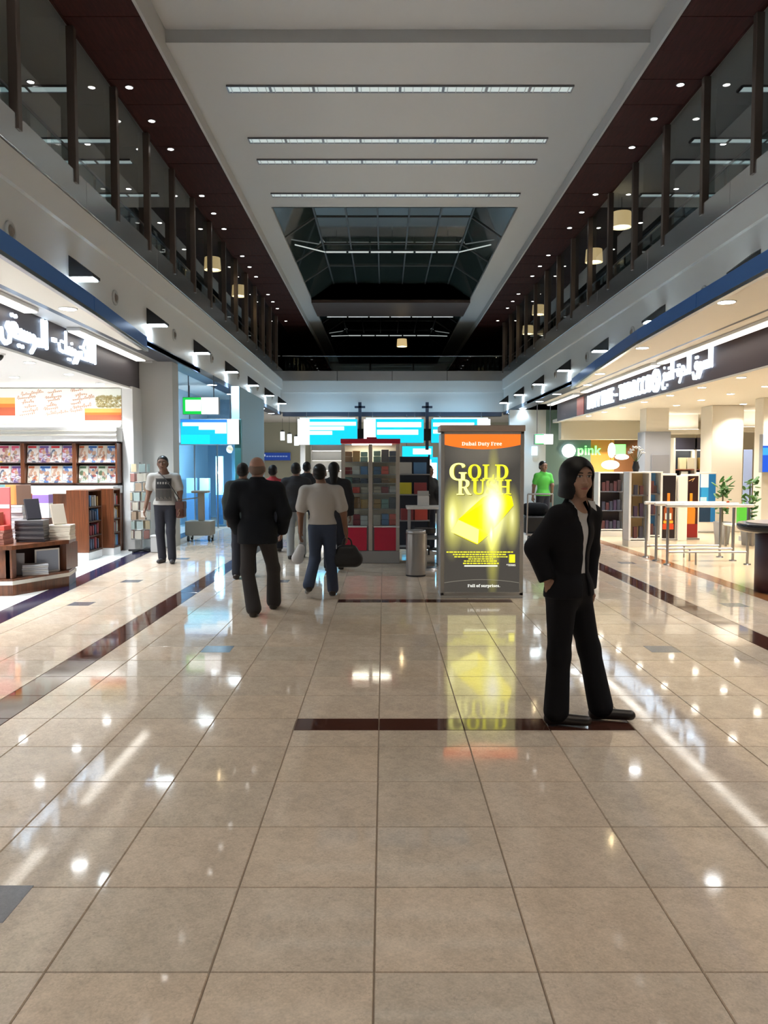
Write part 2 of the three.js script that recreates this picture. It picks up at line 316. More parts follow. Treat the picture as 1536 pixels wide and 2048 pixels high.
// shop shells
{
  const o = shell('ceiling_bookshop', 'white ceiling and soffit of the bookshop', 'ceiling');
  part(o, 'front_soffit', bx(WL - 0.05, SL + 0.02, 3.56, 3.64, 9, -17.6), M.white);
  part(o, 'shop_ceiling', bx(SL - 0.02, -12, 3.0, 3.1, 9, -15.4), M.white);
  part(o, 'side_soffit', bx(WL - 0.4, -9, 3.6, 3.7, -17.6, -FAR), M.bulk);
  const w = shell('wall_bookshop', 'white walls around the bookshop', 'wall');
  part(w, 'back_sheet', bx(-12, -11.8, 0, 3.7, 9, -22), M.white);
  const e = shell('wall_bookshop_end', 'white end wall of the bookshop behind the magazine racks', 'wall');
  part(e, 'end_sheet', bx(-12, SL - 0.03, 0, 3.0, -15.1, -15.4), M.white);
}
{
  const o = shell('ceiling_duty_free', 'pale ceiling of the duty free shop', 'ceiling');
  part(o, 'front_soffit', bx(WR + 0.05, SR - 0.02, 3.56, 3.64, 9, -26.2), M.warmWhite);
  part(o, 'shop_ceiling', bx(SR + 0.02, 13, 3.0, 3.1, 9, -27), M.warmWhite);
  const w = shell('wall_duty_free', 'cream back walls of the duty free shop', 'wall');
  part(w, 'back_sheet', bx(12.8, 13, 0, 3.7, 9, -27), M.warmWhite);
  part(w, 'back_panel', bx(9.9, 12.8, 0, 3.0, -26.2, -26.5), M.warmWhite);
  part(w, 'cafe_bulkhead', bx(5.62, 9.9, 2.42, 3.0, -25.9, -26.3), M.cream, 'cream bulkhead above the cafe');
}

// ================================================================ LIGHT FITTINGS
// four rows of ceiling lights, each of eight cells
{
  const rows = [[12.5, 'row of eight ceiling light cells beside the ceiling step'], [14.42, 'row of eight ceiling light cells second from the ceiling step'], [15.4, 'row of eight ceiling light cells third from the ceiling step'], [17.25, 'row of eight ceiling light cells along the skylight edge']];
  for (const [d, label] of rows) {
    const o = thing('ceiling_light_row', label, 'ceiling light', [0.24, 7.2, -d], 0, 'ceiling light rows');
    const w = 5.17, c = w / 8;
    part(o, 'frame', join([bx(-w / 2, w / 2, -0.03, 0, 0.09, 0.105), bx(-w / 2, w / 2, -0.03, 0, -0.105, -0.09), bx(-w / 2, -w / 2 + 0.02, -0.03, 0, -0.09, 0.09), bx(w / 2 - 0.02, w / 2, -0.03, 0, -0.09, 0.09)]), M.steelDark);
    for (let k = 0; k < 8; k++) {
      part(o, 'diffuser', bx(-w / 2 + c * k + 0.02, -w / 2 + c * (k + 1) - 0.02, -0.016, -0.004, -0.088, 0.088), M.stripGlow, 'pale green white ribbed diffuser');
      if (k) part(o, 'divider', bx(-w / 2 + c * k - 0.02, -w / 2 + c * k + 0.02, -0.03, 0, -0.088, 0.088), M.steelDark);
      for (let j = 0; j < 5; j++) part(o, 'louvre', bx(-w / 2 + c * (k + 0.1 + j * 0.2) - 0.004, -w / 2 + c * (k + 0.1 + j * 0.2) + 0.004, -0.03, -0.016, -0.088, 0.088), M.steel);
    }
    rect(o, w, 0.17, [0.75, 0.95, 0.95], LEVEL.strip, [0, -0.04, 0], [0.24, 0, -d]);
  }
}
// the same rows continue over the two galleries
for (const [x, w, word] of [[-6.3, 3.25, 'left'], [6.95, 3.25, 'right']]) [12.5, 14.42, 15.4, 17.25].forEach((d, i) => {
  const o = thing('ceiling_light_row', ORD[i] + ' row of five light cells over the ' + word + ' gallery behind the mullions', 'ceiling light', [x, 7.2, -d], 0, word + ' gallery light rows'), c = w / 5;
  part(o, 'frame', join([bx(-w / 2, w / 2, -0.03, 0, 0.09, 0.105), bx(-w / 2, w / 2, -0.03, 0, -0.105, -0.09)]), M.steelDark);
  for (let k = 0; k < 5; k++) { part(o, 'diffuser', bx(-w / 2 + c * k + 0.02, -w / 2 + c * (k + 1) - 0.02, -0.016, -0.004, -0.088, 0.088), M.stripGlow); part(o, 'divider', bx(-w / 2 + c * k - 0.02, -w / 2 + c * k + 0.02, -0.03, 0, -0.088, 0.088), M.steelDark); }
  rect(o, w, 0.17, [0.75, 0.95, 0.95], LEVEL.strip, [0, -0.04, 0], [x, 0, -d]);
});
for (const [x, word] of [[-5.2, 'left'], [5.95, 'right']]) [7.7, 10, 12.3, 14.6, 16.9, 19.2, 21.5].forEach((d, i) => {
  const o = thing('gallery_downlight', ORD[6 - i] + ' small downlight from the far end in the ' + word + ' gallery ceiling', 'downlight', [x, 7.2, -d], 0, word + ' gallery downlights');
  part(o, 'rim', new THREE.TorusGeometry(0.055, 0.01, 6, 20).rotateX(Math.PI / 2), M.steelDark); part(o, 'lens', cyl(0.05, 0.05, -0.008, 0.004, 0, 0, 16), M.soffitLamp); spot(o, [1, 0.95, 0.88], LEVEL.soffit, [0, -0.03, 0], [0, -2, 0], 0.8, 0.6, 2);
});
// unseen warm downlights added above and behind the camera to brighten the near floor
[5, 2.5, 0, -2.5].forEach((d, i) => [-1.6, 0.3, 2.2].forEach((x, j) => {
  const o = thing('added_overhead_downlight', 'added warm downlight in the near ceiling panel, row ' + ['one', 'two', 'three', 'four'][i] + ' from the ceiling step, ' + ['left', 'middle', 'right'][j] + ' column', 'downlight', [x, 7.37, -d], 0, 'added near panel downlights');
  part(o, 'rim', new THREE.TorusGeometry(0.1, 0.012, 6, 20).rotateX(Math.PI / 2), M.steelDark); part(o, 'lens', cyl(0.095, 0.095, -0.01, 0.004, 0, 0, 18), M.lampWarm); spot(o, [1, 0.85, 0.68], LEVEL.overhead, [0, -0.05, 0], [0, -2, 0], 1.0, 0.6, 3);
}));
const glowTube = glow(0.9, 1, 0.97, 0.3);
// tube light lines in the skylights
for (const [d, y, label, w0] of [[23.4, 7.62, 'thin white tube light line across the hipped skylight', 1.9], [31.0, 7.2, 'thin white tube light line just beyond the brown cross beam', 2.4], [38, 7.62, 'thin white tube light line across the farther skylight', 1.9]]) {
  const o = thing('tube_light', label, 'tube light', [0.23, y, -d]);
  for (let k = 0; k < 6; k++) part(o, 'tube', rod(V(-w0 + (k * w0) / 3 + 0.03, 0, 0), V(-w0 + ((k + 1) * w0) / 3 - 0.03, 0, 0), 0.022, 8), glowTube, 'white glowing tube');
  if (w0 < 2) for (const s of [-1, 1]) part(o, 'tube', rod(V(s * w0, 0, 0), V(s * (w0 + 0.62), -0.36, 2.1), 0.016, 8), glowTube);
  part(o, 'rail', bx(-w0, w0, 0.03, 0.06, -0.03, 0.03), M.black);
}
// soffit downlights in threes
{
  const mk = (x, d, label, g) => {
    const o = thing('soffit_downlight', label, 'downlight', [x, 7.0, -d], 0, g);
    part(o, 'rim', new THREE.TorusGeometry(0.055, 0.01, 6, 20).rotateX(Math.PI / 2), M.steelDark); part(o, 'lens', cyl(0.05, 0.05, -0.008, 0.004, 0, 0, 16), M.soffitLamp);
    spot(o, [1, 0.95, 0.88], LEVEL.soffit, [0, -0.03, 0], [0, -2, 0], 0.8, 0.6, 2);
  };
  for (let g = 0; g < 6; g++) for (let k = 0; k < 3; k++) {
    const d = 7.35 + g * 4.68 + k * 1.14; if (d > FAR) continue;
    const t = ORD[k] + ' downlight in the ' + ORD[5 - g] + ' trio from the far gallery, '; mk(-3.67, d, t + 'left brown soffit', 'left soffit downlights'); mk(4.24, d - 0.08, t + 'right brown soffit', 'right soffit downlights');
  }
}
// wedge shaped wall lights on the bulkheads
{
  const side = new THREE.Shape([new THREE.Vector2(0, 0.26), new THREE.Vector2(0, 0), new THREE.Vector2(0.3, 0), new THREE.Vector2(0.3, 0.03)]);
  const hood = new THREE.ExtrudeGeometry(side, { depth: 0.26, bevelEnabled: true, bevelSize: 0.004, bevelThickness: 0.004, bevelSegments: 1 }).translate(0, 0, -0.13);
  for (const [x, s, off, word] of [[WL + 0.0, 1, 10.5, 'left'], [WR, -1, 10.2, 'right']]) {
    for (let k = -5; k < 7; k++) {
      const d = off + 3.36 * k, rank = ORD[6 - k]; if (d > FAR - 0.3) continue;
      const o = thing('wedge_wall_light', rank + ' black wedge wall light from the far gallery on the ' + word + ' white bulkhead', 'wall light', [x - 0.06 * s, 3.93, -d], s > 0 ? 0 : Math.PI, word + ' bulkhead wall lights');
      part(o, 'hood', hood, M.black); part(o, 'lens', bx(0.03, 0.28, -0.02, -0.003, -0.11, 0.11), M.lampCool, 'bright white lens');
      spot(o, [0.6, 0.82, 1], LEVEL.wedge, [0.15, -0.05, 0], [0.75, -3.9, 0], 1.05, 0.7, 4);
      const v = thing('air_nozzle', rank + ' small round air nozzle from the far gallery on the ' + word + ' bulkhead', 'air nozzle', [x - 0.058 * s, 4.02, -d - 1.6], s > 0 ? Math.PI / 2 : -Math.PI / 2, word + ' bulkhead air nozzles');
      part(v, 'ring', new THREE.TorusGeometry(0.09, 0.022, 8, 20).translate(0, 0, 0.01), M.greyPale); part(v, 'cone', new THREE.CylinderGeometry(0.035, 0.075, 0.05, 16).rotateX(Math.PI / 2).translate(0, 0, 0.02), mat(0.22, 0.18, 0.15, 0.6));
    }
  }
}
function downlight(x, y, d, r, m, rgb, k, label, group, cone = 1.05) {
  const o = thing('downlight', label, 'downlight', [x, y, -d], 0, group);
  part(o, 'rim', new THREE.TorusGeometry(r, 0.012, 6, 20).rotateX(Math.PI / 2), M.white); part(o, 'lens', cyl(r - 0.005, r - 0.005, -0.012, 0.004, 0, 0, 18), m);
  spot(o, rgb, k, [0, -0.05, 0], [0, -2, 0], cone, 0.6, 3); return o;
}
[[-3.25, 2.2], [-3.42, 5.8], [-3.68, 9.9]].forEach(([x, d], i) => downlight(x - 0.12, 3.44, d, 0.1, M.lampWhite, [0.92, 0.97, 1], LEVEL.canopy, ORD[2 - i] + ' round downlight from the pale pillar end set in the underside of the bookshop canopy', 'bookshop canopy downlights'));
[[3.72, 2.4], [3.78, 6.0], [3.85, 9.5], [4.02, 13.1], [4.3, 16.7], [4.6, 18.9]].forEach(([x, d], i) => downlight(x + 0.1, 3.44, d, 0.1, M.lampWhite, [0.95, 0.97, 1], LEVEL.canopy, ORD[5 - i] + ' round downlight from the far end set in the underside of the duty free canopy', 'duty free canopy downlights'));
[20, 22.5, 25, 28, 30.5].forEach((d, i) => { downlight(4.75, 3.55, d, 0.12, M.lampCool, [0.7, 0.88, 1], LEVEL.canopy, ORD[4 - i] + ' round downlight from the far bulkhead beyond the right canopy', 'far right soffit downlights'); downlight(-4.2, 3.55, d, 0.12, M.lampCool, [0.7, 0.88, 1], LEVEL.canopy, ORD[4 - i] + ' round downlight from the far bulkhead beyond the left canopy', 'far left soffit downlights'); });
// shop ceilings
for (let k = 0; k < 6; k++) downlight(-4.95, 3.0, 7.2 + k * 1.42, 0.075, M.lampWhite, [0.93, 0.97, 1], LEVEL.shopLeft, ORD[5 - k] + ' small downlight from the mural in the bookshop ceiling beside the sign', 'bookshop front downlights');
for (const x of [-6.0, -7.3]) for (let k = 0; k < 4; k++) downlight(x, 3.0, 7.6 + k * 1.9, 0.075, M.lampWhite, [0.93, 0.97, 1], LEVEL.shopLeft, ORD[3 - k] + ' small downlight from the mural in the ' + (x > -7 ? 'middle' : 'inner') + ' row of the bookshop ceiling', 'bookshop inner downlights');
for (let k = 0; k < 10; k++) downlight(5.82, 3.0, 8.4 + k * 1.65, 0.075, M.lampWarm, [1, 0.92, 0.8], LEVEL.shopRight, ORD[9 - k] + ' small downlight from the cafe in the duty free ceiling row beside the sign', 'duty free front downlights');
for (let k = 0; k < 7; k++) downlight(6.9, 3.0, 11.8 + k * 1.5, 0.075, M.lampWarm, [1, 0.92, 0.8], LEVEL.shopRight, ORD[6 - k] + ' small downlight from the cafe in the second duty free ceiling row', 'duty free second row downlights');
for (let k = 0; k < 5; k++) downlight(8.3, 3.0, 14.5 + k * 2.2, 0.075, M.lampWarm, [1, 0.92, 0.8], LEVEL.shopRight, ORD[4 - k] + ' small downlight from the cafe in the innermost duty free ceiling row', 'duty free inner downlights');
// trough lights above the shop signs
function trough(x, d0, d1, s, label) {
  const o = thing('trough_light', label, 'trough light', [x, 3.51, -(d0 + d1) / 2]); const L = d1 - d0;
  part(o, 'tray', rb(-0.1, 0.1, 0.0, 0.045, -L / 2, L / 2, 0.006), M.white); part(o, 'diffuser', rb(-0.085, 0.085, -0.02, 0.005, -L / 2 + 0.02, L / 2 - 0.02, 0.006), M.trough, 'glowing white diffuser');
  const l = rect(o, 0.17, L - 0.04, [1, 0.95, 0.86], LEVEL.trough, [0, -0.035, 0], [x, 0, -(d0 + d1) / 2]); l.rotation.set(-Math.PI / 2, 0, 0);
}
for (const [a, b, t] of [[6.2, 10.5, 'near the entrance'], [11.9, 15.2, 'over the far half of the sign'], [15.6, 17.5, 'past the end of the sign']]) trough(SL + 0.17, a, b, 1, 'linear trough light above the bookshop sign ' + t);
for (const [a, b, t] of [[7, 15.6, 'over the Arabic lettering'], [15.9, 21.6, 'over the Latin lettering'], [22.4, 26, 'past the end of the lettering']]) trough(SR - 0.28, a, b, -1, 'linear trough light above the duty free sign ' + t);

// drum pendants in the galleries
{
  const shadeGeo = lathe([[0.2, -0.15], [0.21, -0.15], [0.19, 0.15], [0.18, 0.15], [0.2, -0.15]], 24);
  const mk = (x, y, d, label, g) => {
    const o = thing('drum_pendant', label, 'pendant lamp', [x, y, -d], 0, g);
    part(o, 'shade', shadeGeo, M.shade, 'amber fabric drum shade'); part(o, 'bulb_disc', cyl(0.17, 0.17, -0.13, -0.11), glow(1, 0.85, 0.5, 1.6)); part(o, 'cord', cyl(0.006, 0.006, 0.1, 7.06 - y, 0, 0, 6), M.black);
    const l = new THREE.PointLight(C(1, 0.75, 0.4), 0.25); l.name = 'bulb_glow'; l.position.set(0, -0.2, 0); l.castShadow = true; o.add(l);
  };
  for (const [u, v] of [[1243, 440], [1188, 512], [1077, 620], [1056, 660]]) { const p = atY(u, v, 6.6); mk(p[0], 6.6, -p[2], ORD[{ 1243: 3, 1188: 2, 1077: 1, 1056: 0 }[u]] + ' amber drum pendant from the far gallery behind the right glazing', 'right gallery pendants'); }
  for (const [u, v] of [[425, 528], [478, 582]]) { const p = atY(u, v, 6.6); mk(p[0], 6.6, -p[2], (u > 450 ? 'first' : 'second') + ' amber drum pendant from the far gallery behind the left glazing', 'left gallery pendants'); }
  for (const [u, v] of [[805, 678]]) { const p = atY(u, v, 6.55); mk(p[0], 6.55, -p[2] + 1, 'amber drum pendant hanging over the far gallery'); }
}
// security dome in the bookshop ceiling
{ const o = thing('security_dome', 'black security camera dome on the white bookshop ceiling', 'camera dome', [-5.0, 3.0, -10.6]); part(o, 'ring', cyl(0.1, 0.11, -0.02, 0), M.white); part(o, 'dome', new THREE.SphereGeometry(0.085, 20, 10, 0, Math.PI * 2, Math.PI / 2, Math.PI / 2).translate(0, -0.015, 0), M.blackGloss, 'smoked black dome'); }

// ================================================================ SIGNS
const font = await new FontLoader().loadAsync('fonts/droid/droid_sans_bold.typeface.json');
// lettering strokes: polylines in units of the letter height, drawn with round channel strokes
function strokes(list, w, depth) {
  const gs = [];
  for (const line of list) {
    for (let i = 0; i < line.length; i++) {
      const [x, y] = line[i]; gs.push(new THREE.CylinderGeometry(w / 2, w / 2, depth, 12).rotateX(Math.PI / 2).translate(x, y, 0));
      if (i) { const [a, b] = line[i - 1], l = Math.hypot(x - a, y - b); if (l > 0.001) gs.push(new THREE.BoxGeometry(l, w, depth).rotateZ(Math.atan2(y - b, x - a)).translate((x + a) / 2, (y + b) / 2, 0)); }
    }
  }
  return join(gs);
}
const ring = (x, y, r, n = 10) => Array.from({ length: n + 1 }, (_, i) => [x + r * Math.cos((i / n) * 6.283), y + r * Math.sin((i / n) * 6.283)]);
const dot = (x, y) => [[x, y]];
// each entry is one letter of the word, from left to right as it is seen
const MUSIC = [
  [[[0.46, 0.2], [0.34, 0.34], [0.28, 0.22], [0.42, 0.06], [0.38, -0.18], [0.2, -0.28], [0.05, -0.18], [0.02, 0.1]]],
  [ring(0.6, 0.26, 0.13), dot(0.52, 0.62), dot(0.68, 0.62), [[0.46, 0.04], [0.8, 0.02]]],
  [[[0.76, 0.02], [0.92, 0.02], [0.92, 0.26]], dot(0.82, -0.22), dot(0.98, -0.22)],
  [[[0.92, 0.02], [1.34, 0.02], [1.34, 0.24]], [[1.2, 0.02], [1.2, 0.24]], [[1.06, 0.02], [1.06, 0.24]]],
  [ring(1.52, 0.14, 0.09), [[1.61, 0.14], [1.6, -0.08], [1.42, -0.3]]],
  [ring(1.8, 0.08, 0.09), [[1.62, 0.02], [2.02, 0.02]]],
  [[[1.98, 0.02], [2.04, 0.06], [2.04, 0.84]]], [[[2.24, 0], [2.24, 0.84]]],
];
const ELECTRONICS = [
  [[[0.02, 0.26], [0.06, 0.04], [0.3, 0], [0.5, 0.06]], dot(0.18, 0.4), dot(0.34, 0.4)], [[[0.5, 0.02], [0.5, 0.82]]], [[[0.5, 0.02], [0.74, 0.02], [0.74, 0.26]], dot(0.66, -0.22), dot(0.8, -0.22)],
  [[[0.74, 0.02], [0.94, 0.02], [0.94, 0.26]], dot(0.94, 0.46)], [ring(1.14, 0.14, 0.09), [[1.23, 0.14], [1.22, -0.08], [1.04, -0.3]]], [[[1.46, 0.22], [1.46, 0], [1.28, -0.26]]],
  [[[1.46, 0.02], [1.68, 0.02], [1.68, 0.26]], dot(1.6, 0.46), dot(1.76, 0.46)], [[[1.68, 0.02], [2.0, 0.02], [2.0, 0.3], [1.82, 0.5], [2.02, 0.82]]], [[[2.0, 0.02], [2.2, 0.02], [2.2, 0.84]]],
  [[[2.42, 0.02], [2.4, 0.84]]], [[[2.6, 0.02], [2.6, 0.84]]], [[[2.8, 0], [2.8, 0.84]]],
];
const TOBACCO = [
  [[[0.44, 0.02], [0.3, 0.3], [0.16, 0.26], [0.22, 0.08], [0.04, -0.1], [0.08, -0.34], [0.36, -0.34]], dot(0.24, 0.56)], [[[0.4, 0.02], [0.6, 0.02], [0.6, 0.26]], dot(0.6, -0.24)],
  [[[0.6, 0.02], [0.8, 0.02], [0.8, 0.28]], dot(0.74, 0.48), dot(0.9, 0.48)], [[[0.8, 0.02], [1.02, 0.02], [1.02, 0.84]]], [[[1.22, 0], [1.22, 0.84]]],
];
const FREE = [
  [ring(0.14, 0.16, 0.13), dot(0.06, 0.46), dot(0.22, 0.46)], [[[0.44, 0.22], [0.44, 0], [0.26, -0.26]]], [[[0.44, 0.02], [0.9, 0.02], [0.62, 0.34], [0.5, 0.34]]], [[[0.9, 0.02], [1.08, 0.02], [1.08, 0.84]]], [[[1.28, 0], [1.28, 0.84]]],
];
const MARKET = [
  [ring(0.34, 0.2, 0.12), [[0.46, 0.2], [0.46, -0.1], [0.3, -0.3], [0.1, -0.28], [0.02, -0.06]], dot(0.27, 0.52), dot(0.42, 0.52)], [ring(0.68, 0.16, 0.1), [[0.78, 0.16], [0.76, -0.08], [0.58, -0.3]]],
  [[[0.82, 0.02], [1.28, 0.02], [1.28, 0.24]], [[1.14, 0.02], [1.14, 0.24]], [[1.0, 0.02], [1.0, 0.24]]], [[[1.28, 0.02], [1.48, 0.02], [1.48, 0.84]]], [[[1.68, 0], [1.68, 0.84]]],
];
function word(parent, letters, scaleX, h, at, turn) {
  for (const l of letters) { const g = strokes(l, 0.13, 0.12); g.scale(scaleX, h, h * 0.5); g.rotateY(turn); g.translate(...at); part(parent, 'letter', g, M.letter, 'glowing white letter'); }
}
{
  const o = thing('bookshop_sign', 'grey brown fascia sign with glowing white Arabic lettering above the bookshop', 'shop sign');
  part(o, 'board', bx(SL - 0.06, SL, 3.0, 3.58, -4, -17.6), M.signGrey, 'dark glossy fascia board'); part(o, 'lower_lip', bx(SL - 0.1, SL + 0.03, 2.97, 3.0, -4, -17.6), M.white);
  // seen from the hall the left end of the lettering is the near one
  const T = Math.PI / 2, X = SL + 0.03;
  word(o, MUSIC, 0.6, 0.42, [X, 3.17, -9.95], T); part(o, 'letter', bx(X - 0.02, X + 0.02, 3.29, 3.35, -11.5, -11.62), M.letter); word(o, ELECTRONICS, 0.52, 0.36, [X, 3.2, -11.72], T);
}
{
  const o = thing('duty_free_sign', 'dark brown fascia sign with glowing white lettering DUTY FREE TOBACCO', 'shop sign');
  part(o, 'board', bx(SR, SR + 0.06, 3.0, 3.58, -4, -26.2), M.signBrown, 'dark brown fascia board'); part(o, 'lower_lip', bx(SR - 0.03, SR + 0.1, 2.97, 3.0, -4, -26.2), M.warmWhite);
  part(o, 'accent_panel', bx(SR - 0.012, SR, 3.01, 3.5, -22.7, -23.5), mat(0.5, 0.1, 0.06, 0.4), 'red accent panel');
  const X = SR - 0.03, T = -Math.PI / 2; let d = 22.15;
  for (const ch of 'DUTY FREE - TOBACCO') {
    if (ch === ' ') { d -= 0.14; continue; }
    const g = new TextGeometry(ch, { font, size: 0.36, depth: 0.05, curveSegments: 4 }); g.computeBoundingBox(); const w = (g.boundingBox.max.x - g.boundingBox.min.x);
    g.translate(-g.boundingBox.min.x, 0, -0.025); g.rotateY(T); g.translate(X, ch === '-' ? 3.12 : 3.1, -d); part(o, 'letter', g, M.letter, 'glowing white letter ' + (ch === '-' ? 'dash' : ch)); d -= w + 0.045;
  }
  // round swirl emblem between the Latin and the Arabic words
  const em = [ring(0, 0, 0.21, 24), [[-0.02, -0.2], [0.08, -0.05], [-0.06, 0.06], [0.03, 0.2]]], eg = strokes(em, 0.055, 0.05); eg.rotateY(T); eg.translate(X, 3.29, -(d - 0.25)); part(o, 'emblem', eg, M.letter, 'glowing round emblem'); d -= 0.62;
  word(o, TOBACCO, 0.5, 0.44, [X, 3.24, -d], T); d -= 0.75; part(o, 'letter', bx(X - 0.02, X + 0.02, 3.33, 3.39, -d, -d + 0.13), M.letter); d -= 0.08;
  word(o, FREE, 0.5, 0.44, [X, 3.24, -d], T); d -= 0.78; word(o, MARKET, 0.5, 0.44, [X, 3.24, -d], T);
}
// hanging box signs and screens
function boxSign(name, label, category, u0, u1, v0, v1, depth, draw, k, rods = true, tex = [256, 128], light = 0) {
  const a = atZ(u0, v1, depth), b = atZ(u1, v0, depth), w = b[0] - a[0], h = b[1] - a[1];
  const o = thing(name, label, category, [(a[0] + b[0]) / 2, a[1], -depth]);
  part(o, 'case', rb(-w / 2, w / 2, 0, h, -0.16, -0.012, 0.01), M.grey);
  const m = new THREE.MeshStandardMaterial({ color: 0x111111, emissive: 0xffffff, emissiveIntensity: k, roughness: 0.3, emissiveMap: canvasTex(tex[0], tex[1], draw) });
  const f = new THREE.PlaneGeometry(w - 0.02, h - 0.02).translate(0, h / 2, -0.008); part(o, 'lit_face', f, m, 'backlit printed face');
  if (rods) for (const s of [-0.35, 0.35]) part(o, 'hanger', cyl(0.012, 0.012, h, Math.max(h + 0.05, rods === true ? 3.6 - a[1] : rods - a[1]), s * w, -0.08, 8), M.steelDark);
  if (light === 1.2) { part(o, 'added_top_lamp', rb(-w * 0.46, w * 0.46, h + 0.01, h + 0.05, -0.15, -0.05, 0.008), glow(0.45, 0.75, 1, 1.4), 'added blue white strip lighting the bulkhead'); rect(o, w * 0.9, 0.09, [0.42, 0.74, 1], 20, [0, h + 0.06, -0.1], [(a[0] + b[0]) / 2, a[1] + h + 1.3, -depth - 0.75]); }  // strip and area light added on the far boards to wash the bulkhead blue
  if (light) rect(o, w * 0.95, h * 0.9, [0.35, 0.75, 1], light, [0, h / 2, 0.04], [(a[0] + b[0]) / 2, a[1] + h / 2, 50]);
  return o;
}
const fill = (c, col, x, y, w, h) => { c.fillStyle = col; c.fillRect(x, y, w, h); };
const board = (variant) => (c, W, H) => {
  fill(c, '#0bbcf2', 0, 0, W, H);
  if (variant === 0) { fill(c, '#ffffff', 0, 0, W * 0.2, H); for (let r = 0; r < 3; r++) fill(c, '#f4fdff', W * 0.2, H * (0.1 + r * 0.18), W * (0.78 - r * 0.2), H * 0.15); }
  if (variant === 1) { fill(c, '#ffffff', 0, 0, W * 0.2, H); for (let r = 0; r < 2; r++) fill(c, '#f4fdff', W * 0.22, H * (0.12 + r * 0.32), W * (0.74 - r * 0.05), H * 0.22); fill(c, '#19c9ee', W * 0.5, H * 0.34, W * 0.16, H * 0.05); }
  if (variant === 2) { fill(c, '#ffffff', W * 0.78, 0, W * 0.22, H * 0.7); for (let r = 0; r < 2; r++) fill(c, '#f4fdff', W * 0.03, H * (0.14 + r * 0.3), W * (0.7 - r * 0.2), H * 0.17); }
  if (variant === 3) { fill(c, '#2a7fe0', 0, 0, W, H * 0.12); fill(c, '#ffffff', W * 0.8, 0, W * 0.2, H); for (let r = 0; r < 3; r++) fill(c, '#f6fdff', W * (0.03 + r * 0.28), H * (0.12 + r * 0.15), W * (0.76 - r * 0.28), H * 0.15); fill(c, '#08d6f7', 0, H * 0.62, W * 0.5, H * 0.38); }
};
boxSign('direction_board', 'cyan and white backlit direction board hanging under the far bulkhead, left of the first post', 'direction sign', 595, 715, 838, 890, 30.6, board(0), 1.05, 3.6, [256, 128], 1.2);
boxSign('direction_board', 'cyan and white backlit direction board hanging under the far bulkhead between the two posts', 'direction sign', 727, 848, 838, 886, 30.6, board(1), 1.05, 3.6, [256, 128], 1.2);
boxSign('direction_board', 'cyan and white backlit direction board hanging under the far bulkhead behind the gold poster', 'direction sign', 862, 981, 838, 886, 30.6, board(2), 1.05, 3.6, [256, 128], 1.2);
for (const [u, t] of [[720, 'between the first two cyan boards'], [854, 'beside the gold poster']]) { const p = atZ(u, 900, 31.05); const o = thing('sign_post', 'dark hanging post with a box fitting ' + t, 'post', [p[0], 0, -31.05]); part(o, 'pole', bx(-0.06, 0.06, 2.2, 4.0, -0.05, 0.05), M.trimDark); part(o, 'fitting', rb(-0.14, 0.14, 2.55, 3.0, -0.1, 0.1, 0.01), M.black); part(o, 'collar', rb(-0.2, 0.2, 3.78, 3.86, -0.1, 0.05, 0.01), M.trimDark); }
boxSign('direction_board', 'wide cyan and white backlit direction board above the blue glass shopfront', 'direction sign', 361, 478, 838, 889, 20.6, board(3), 0.95, 3.6, [256, 128], 0.5);
boxSign('exit_sign', 'green and white backlit exit sign hanging above the blue glass shopfront', 'exit sign', 365, 437, 794, 829, 18.2, (c, W, H) => { fill(c, '#0aa53a', 0, 0, W, H); fill(c, '#f4fff4', W * 0.07, H * 0.14, W * 0.44, H * 0.68); fill(c, '#ffffff', W * 0.52, 0, W * 0.48, H); fill(c, '#bfe8c6', W * 0.74, H * 0.5, W * 0.06, H * 0.16); }, 1.3, 3.58);
boxSign('exit_sign', 'small green edged white exit sign beside the teal post', 'exit sign', 482, 512, 868, 887, 24, (c, W, H) => { fill(c, '#12a64a', 0, 0, W, H); fill(c, '#f2fff4', W * 0.05, H * 0.05, W * 0.85, H * 0.75); }, 1.4, 3.6);
boxSign('gate_sign', 'small blue edged white square sign near the left bulkhead end', 'sign', 484, 507, 827, 853, 25, (c, W, H) => { fill(c, '#4aa6e6', 0, 0, W, H); fill(c, '#ffffff', W * 0.32, H * 0.05, W * 0.66, H * 0.9); }, 1.3, 3.6);
boxSign('exit_sign', 'green edged white exit sign on the right beside the gold poster', 'exit sign', 1069, 1107, 868, 889, 25.4, (c, W, H) => { fill(c, '#10a848', 0, 0, W, H); fill(c, '#f4fff6', W * 0.03, H * 0.08, W * 0.5, H * 0.84); fill(c, '#ffffff', W * 0.5, 0, W * 0.5, H); }, 1.4, 3.6);

